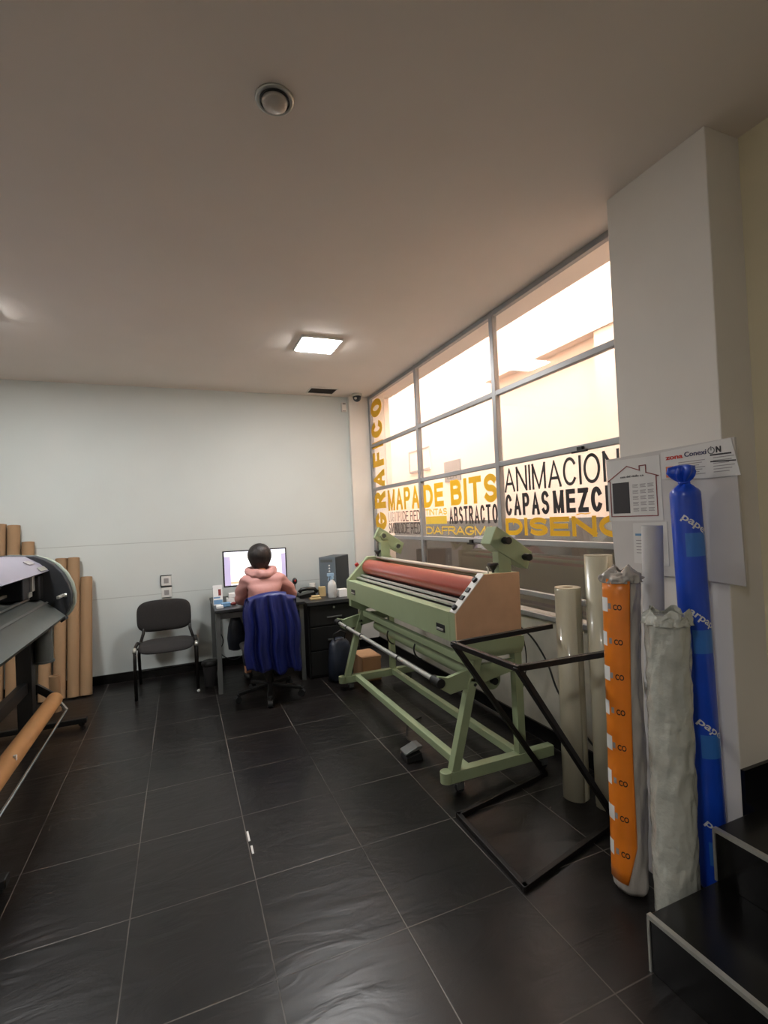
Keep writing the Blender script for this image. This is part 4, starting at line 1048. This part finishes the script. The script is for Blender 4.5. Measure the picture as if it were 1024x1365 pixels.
Rr = [(.13, .10), (.12, .09), (.13, .095), (.115, .085), .05, .048, (.072, .085), (.066, .078), .055, .042, .028, .030, .026, .055, .042, .028, .030, .026, .075, .062, .05, .036, .032, .075, .062, .05, .036, .032]
# fingers grow out of each palm
for base, px_, py_, pz_ in ((12, .59, 4.96, .797), (17, .98, 4.92, .820)):
    for k, (dx, ln) in enumerate(((-.026, .052), (-.009, .064), (.008, .060), (.025, .048))):
        i = len(V)
        V += [(px_ + dx, py_ + .020, pz_ + .002), (px_ + dx * 1.15, py_ + .020 + ln * .5, pz_ - .002), (px_ + dx * 1.2, py_ + .020 + ln, pz_ - .012)]
        Ed += [(base, i), (i, i + 1), (i + 1, i + 2)]; Rr += [.009, .008, .007]
    s_ = 1 if base == 12 else -1
    i = len(V); V += [(px_ + .028 * s_, py_ - .012, pz_ - .002), (px_ + .045 * s_, py_ + .018, pz_ - .008)]; Ed += [(base, i), (i, i + 1)]; Rr += [.010, .008]
body = skin('body', V, Ed, Rr, 'skin', pe, 2)
# head volume, face and ears, part of the same figure
MB().ball((.66, 4.69, 1.205), .1, (.78, .95, 1.12)).ball((.66, 4.783, 1.185), .016, (.8, 1.1, 1.3), 2).ball((.582, 4.70, 1.195), .02, (.4, .9, 1.3), 2).ball((.738, 4.70, 1.195), .02, (.4, .9, 1.3), 2).build('head', 'skin', pe, True)
MB().ball((.632, 4.774, 1.215), .010, (1.3, .5, .7), 2).ball((.688, 4.774, 1.215), .010, (1.3, .5, .7), 2).build('eyes', 'inkdark', pe, True)
MB().ball((.66, 4.778, 1.15), .018, (1.3, .4, .35), 2).build('mouth', 'inkred', pe, True)
hr = MB().ball((.66, 4.672, 1.218), .107, (1.02, 1.0, 1.02), 4)
for q in hr.b.verts:
    if q.co.y > 4.735 and q.co.z < 1.25: q.co.y = 4.735 + (q.co.y - 4.735) * .15
    if q.co.z < 1.17: q.co.z -= (1.17 - q.co.z) * .55; q.co.y -= .008
    n_ = noise.noise(Vector((q.co.x * 60, q.co.y * 60, q.co.z * 6))) * .004
    q.co += (q.co - Vector((.66, 4.672, 1.2))).normalized() * n_
hr.build('hair', 'hair', pe, True)
# jacket: torso and sleeves
JV = [(.68, 4.50, .58), (.675, 4.52, .72), (.67, 4.555, .86), (.665, 4.60, .985), (.662, 4.635, 1.05),
      (.525, 4.60, 1.0), (.486, 4.64, .90), (.482, 4.68, .82), (.53, 4.80, .795), (.565, 4.88, .79),
      (.81, 4.60, 1.0), (.895, 4.65, .90), (.945, 4.71, .83), (.955, 4.80, .80), (.968, 4.86, .797)]
JE = [(0, 1), (1, 2), (2, 3), (3, 4), (3, 5), (5, 6), (6, 7), (7, 8), (8, 9), (3, 10), (10, 11), (11, 12), (12, 13), (13, 14)]
JR = [(.165, .125), (.155, .12), (.170, .125), (.150, .11), (.075, .07), .078, .068, .062, .050, .042, .078, .068, .062, .050, .042]
jk = skin('pink_jacket', JV, JE, JR, 'pink', pe, 3)
off = rootloc(pe)
for q in jk.data.vertices:      # quilting: soft horizontal tubes
    w = q.co + off
    nrm = Vector((w.x - .67, w.y - 4.58, 0))
    if nrm.length > 1e-4 and w.z < 1.03:
        s_ = abs(math.sin((w.z - .66) * PI / .105)) ** .5
        q.co += nrm.normalized() * (.018 * s_ - .010)
# hood resting on the shoulders
def hood(u, v_):
    a = u * 2 * PI; b = v_ * 2 * PI
    back = .5 - .5 * math.sin(a)             # 1 at the back (-y)
    R_ = .088 + .016 * back; r = .024 + .026 * back
    cx_, cy_ = .66 + R_ * 1.12 * math.cos(a), 4.655 + R_ * .92 * math.sin(a)
    rr = r * (1 + .10 * math.sin(3 * a + 1) + .08 * math.sin(2 * b + 4 * a))
    return Vector((cx_ + rr * math.cos(b) * math.cos(a), cy_ + rr * math.cos(b) * math.sin(a) - .012 * back, 1.088 - .045 * back ** 2 + rr * .95 * math.sin(b)))
hm = MB().grid(72, 28, hood)
for q in hm.b.verts:
    q.co += Vector((0, -1, .4)) * (noise.noise(q.co * 22) * .012) + Vector((0, 0, 1)) * noise.noise(q.co * 45) * .006
hm.build('hood', 'pink', pe, True)
MB().ball((.66, 4.545, 1.025), .06, (1.25, .6, .62), 3).build('hood_fold', 'pink', pe, True)
# trousers and shoes
TV = [(.68, 4.50, .55), (.60, 4.53, .545), (.56, 4.90, .548), (.55, 4.96, .44), (.55, 4.97, .12), (.76, 4.53, .545), (.82, 4.90, .548), (.83, 4.96, .44), (.83, 4.97, .12)]
TE = [(0, 1), (1, 2), (2, 3), (3, 4), (0, 5), (5, 6), (6, 7), (7, 8)]
skin('trousers', TV, TE, [(.15, .09), .085, .075, .062, .05, .085, .075, .062, .05], 'jeans', pe, 2)
for x in (.55, .83):
    MB().ball((x, 5.03, .042), .05, (.85, 2.3, .82)).build('shoe', 'black', pe, True)

# ------------------------------------------------------------------ camera
import mathutils
Rv = Vector((0.92400262, -0.37953058, -0.04664433)); Uv = Vector((0.03802391, -0.03018239, 0.99882091)); Fv = Vector((0.38049091, 0.92468674, 0.01345737))
cd_ = bpy.data.cameras.new('camera'); co = bpy.data.objects.new('camera', cd_); COL.objects.link(co)
co.matrix_world = Matrix(((Rv.x, Uv.x, -Fv.x, 0), (Rv.y, Uv.y, -Fv.y, 0), (Rv.z, Uv.z, -Fv.z, 1.5), (0, 0, 0, 1)))
cd_.sensor_fit = 'VERTICAL'; cd_.sensor_height = 24; cd_.lens = 24 * 659.2145 / 1365; cd_.clip_start = .05
scn.camera = co

# ------------------------------------------------------------------ light
w = bpy.data.worlds.new('world'); scn.world = w; w.use_nodes = True
bg = w.node_tree.nodes['Background']; bg.inputs[0].default_value = (1, .975, .965, 1); bg.inputs[1].default_value = 8.5
def area(name, loc, size, power, color, rot=(0, 0, 0)):
    l = bpy.data.lights.new(name, 'AREA'); l.energy = power; l.size = size; l.color = color
    o = bpy.data.objects.new(name, l); COL.objects.link(o); o.location = loc; o.rotation_euler = rot
    return o
scn.view_settings.view_transform = 'Standard'; scn.view_settings.look = 'None'
scn.view_settings.exposure = 0.98; scn.view_settings.gamma = 1; scn.view_settings.use_curve_mapping = False
try:
    scn.cycles.use_denoising = True; scn.cycles.max_bounces = 10; scn.cycles.diffuse_bounces = 6; scn.cycles.transparent_max_bounces = 16; scn.cycles.sample_clamp_indirect = 6
except Exception: pass
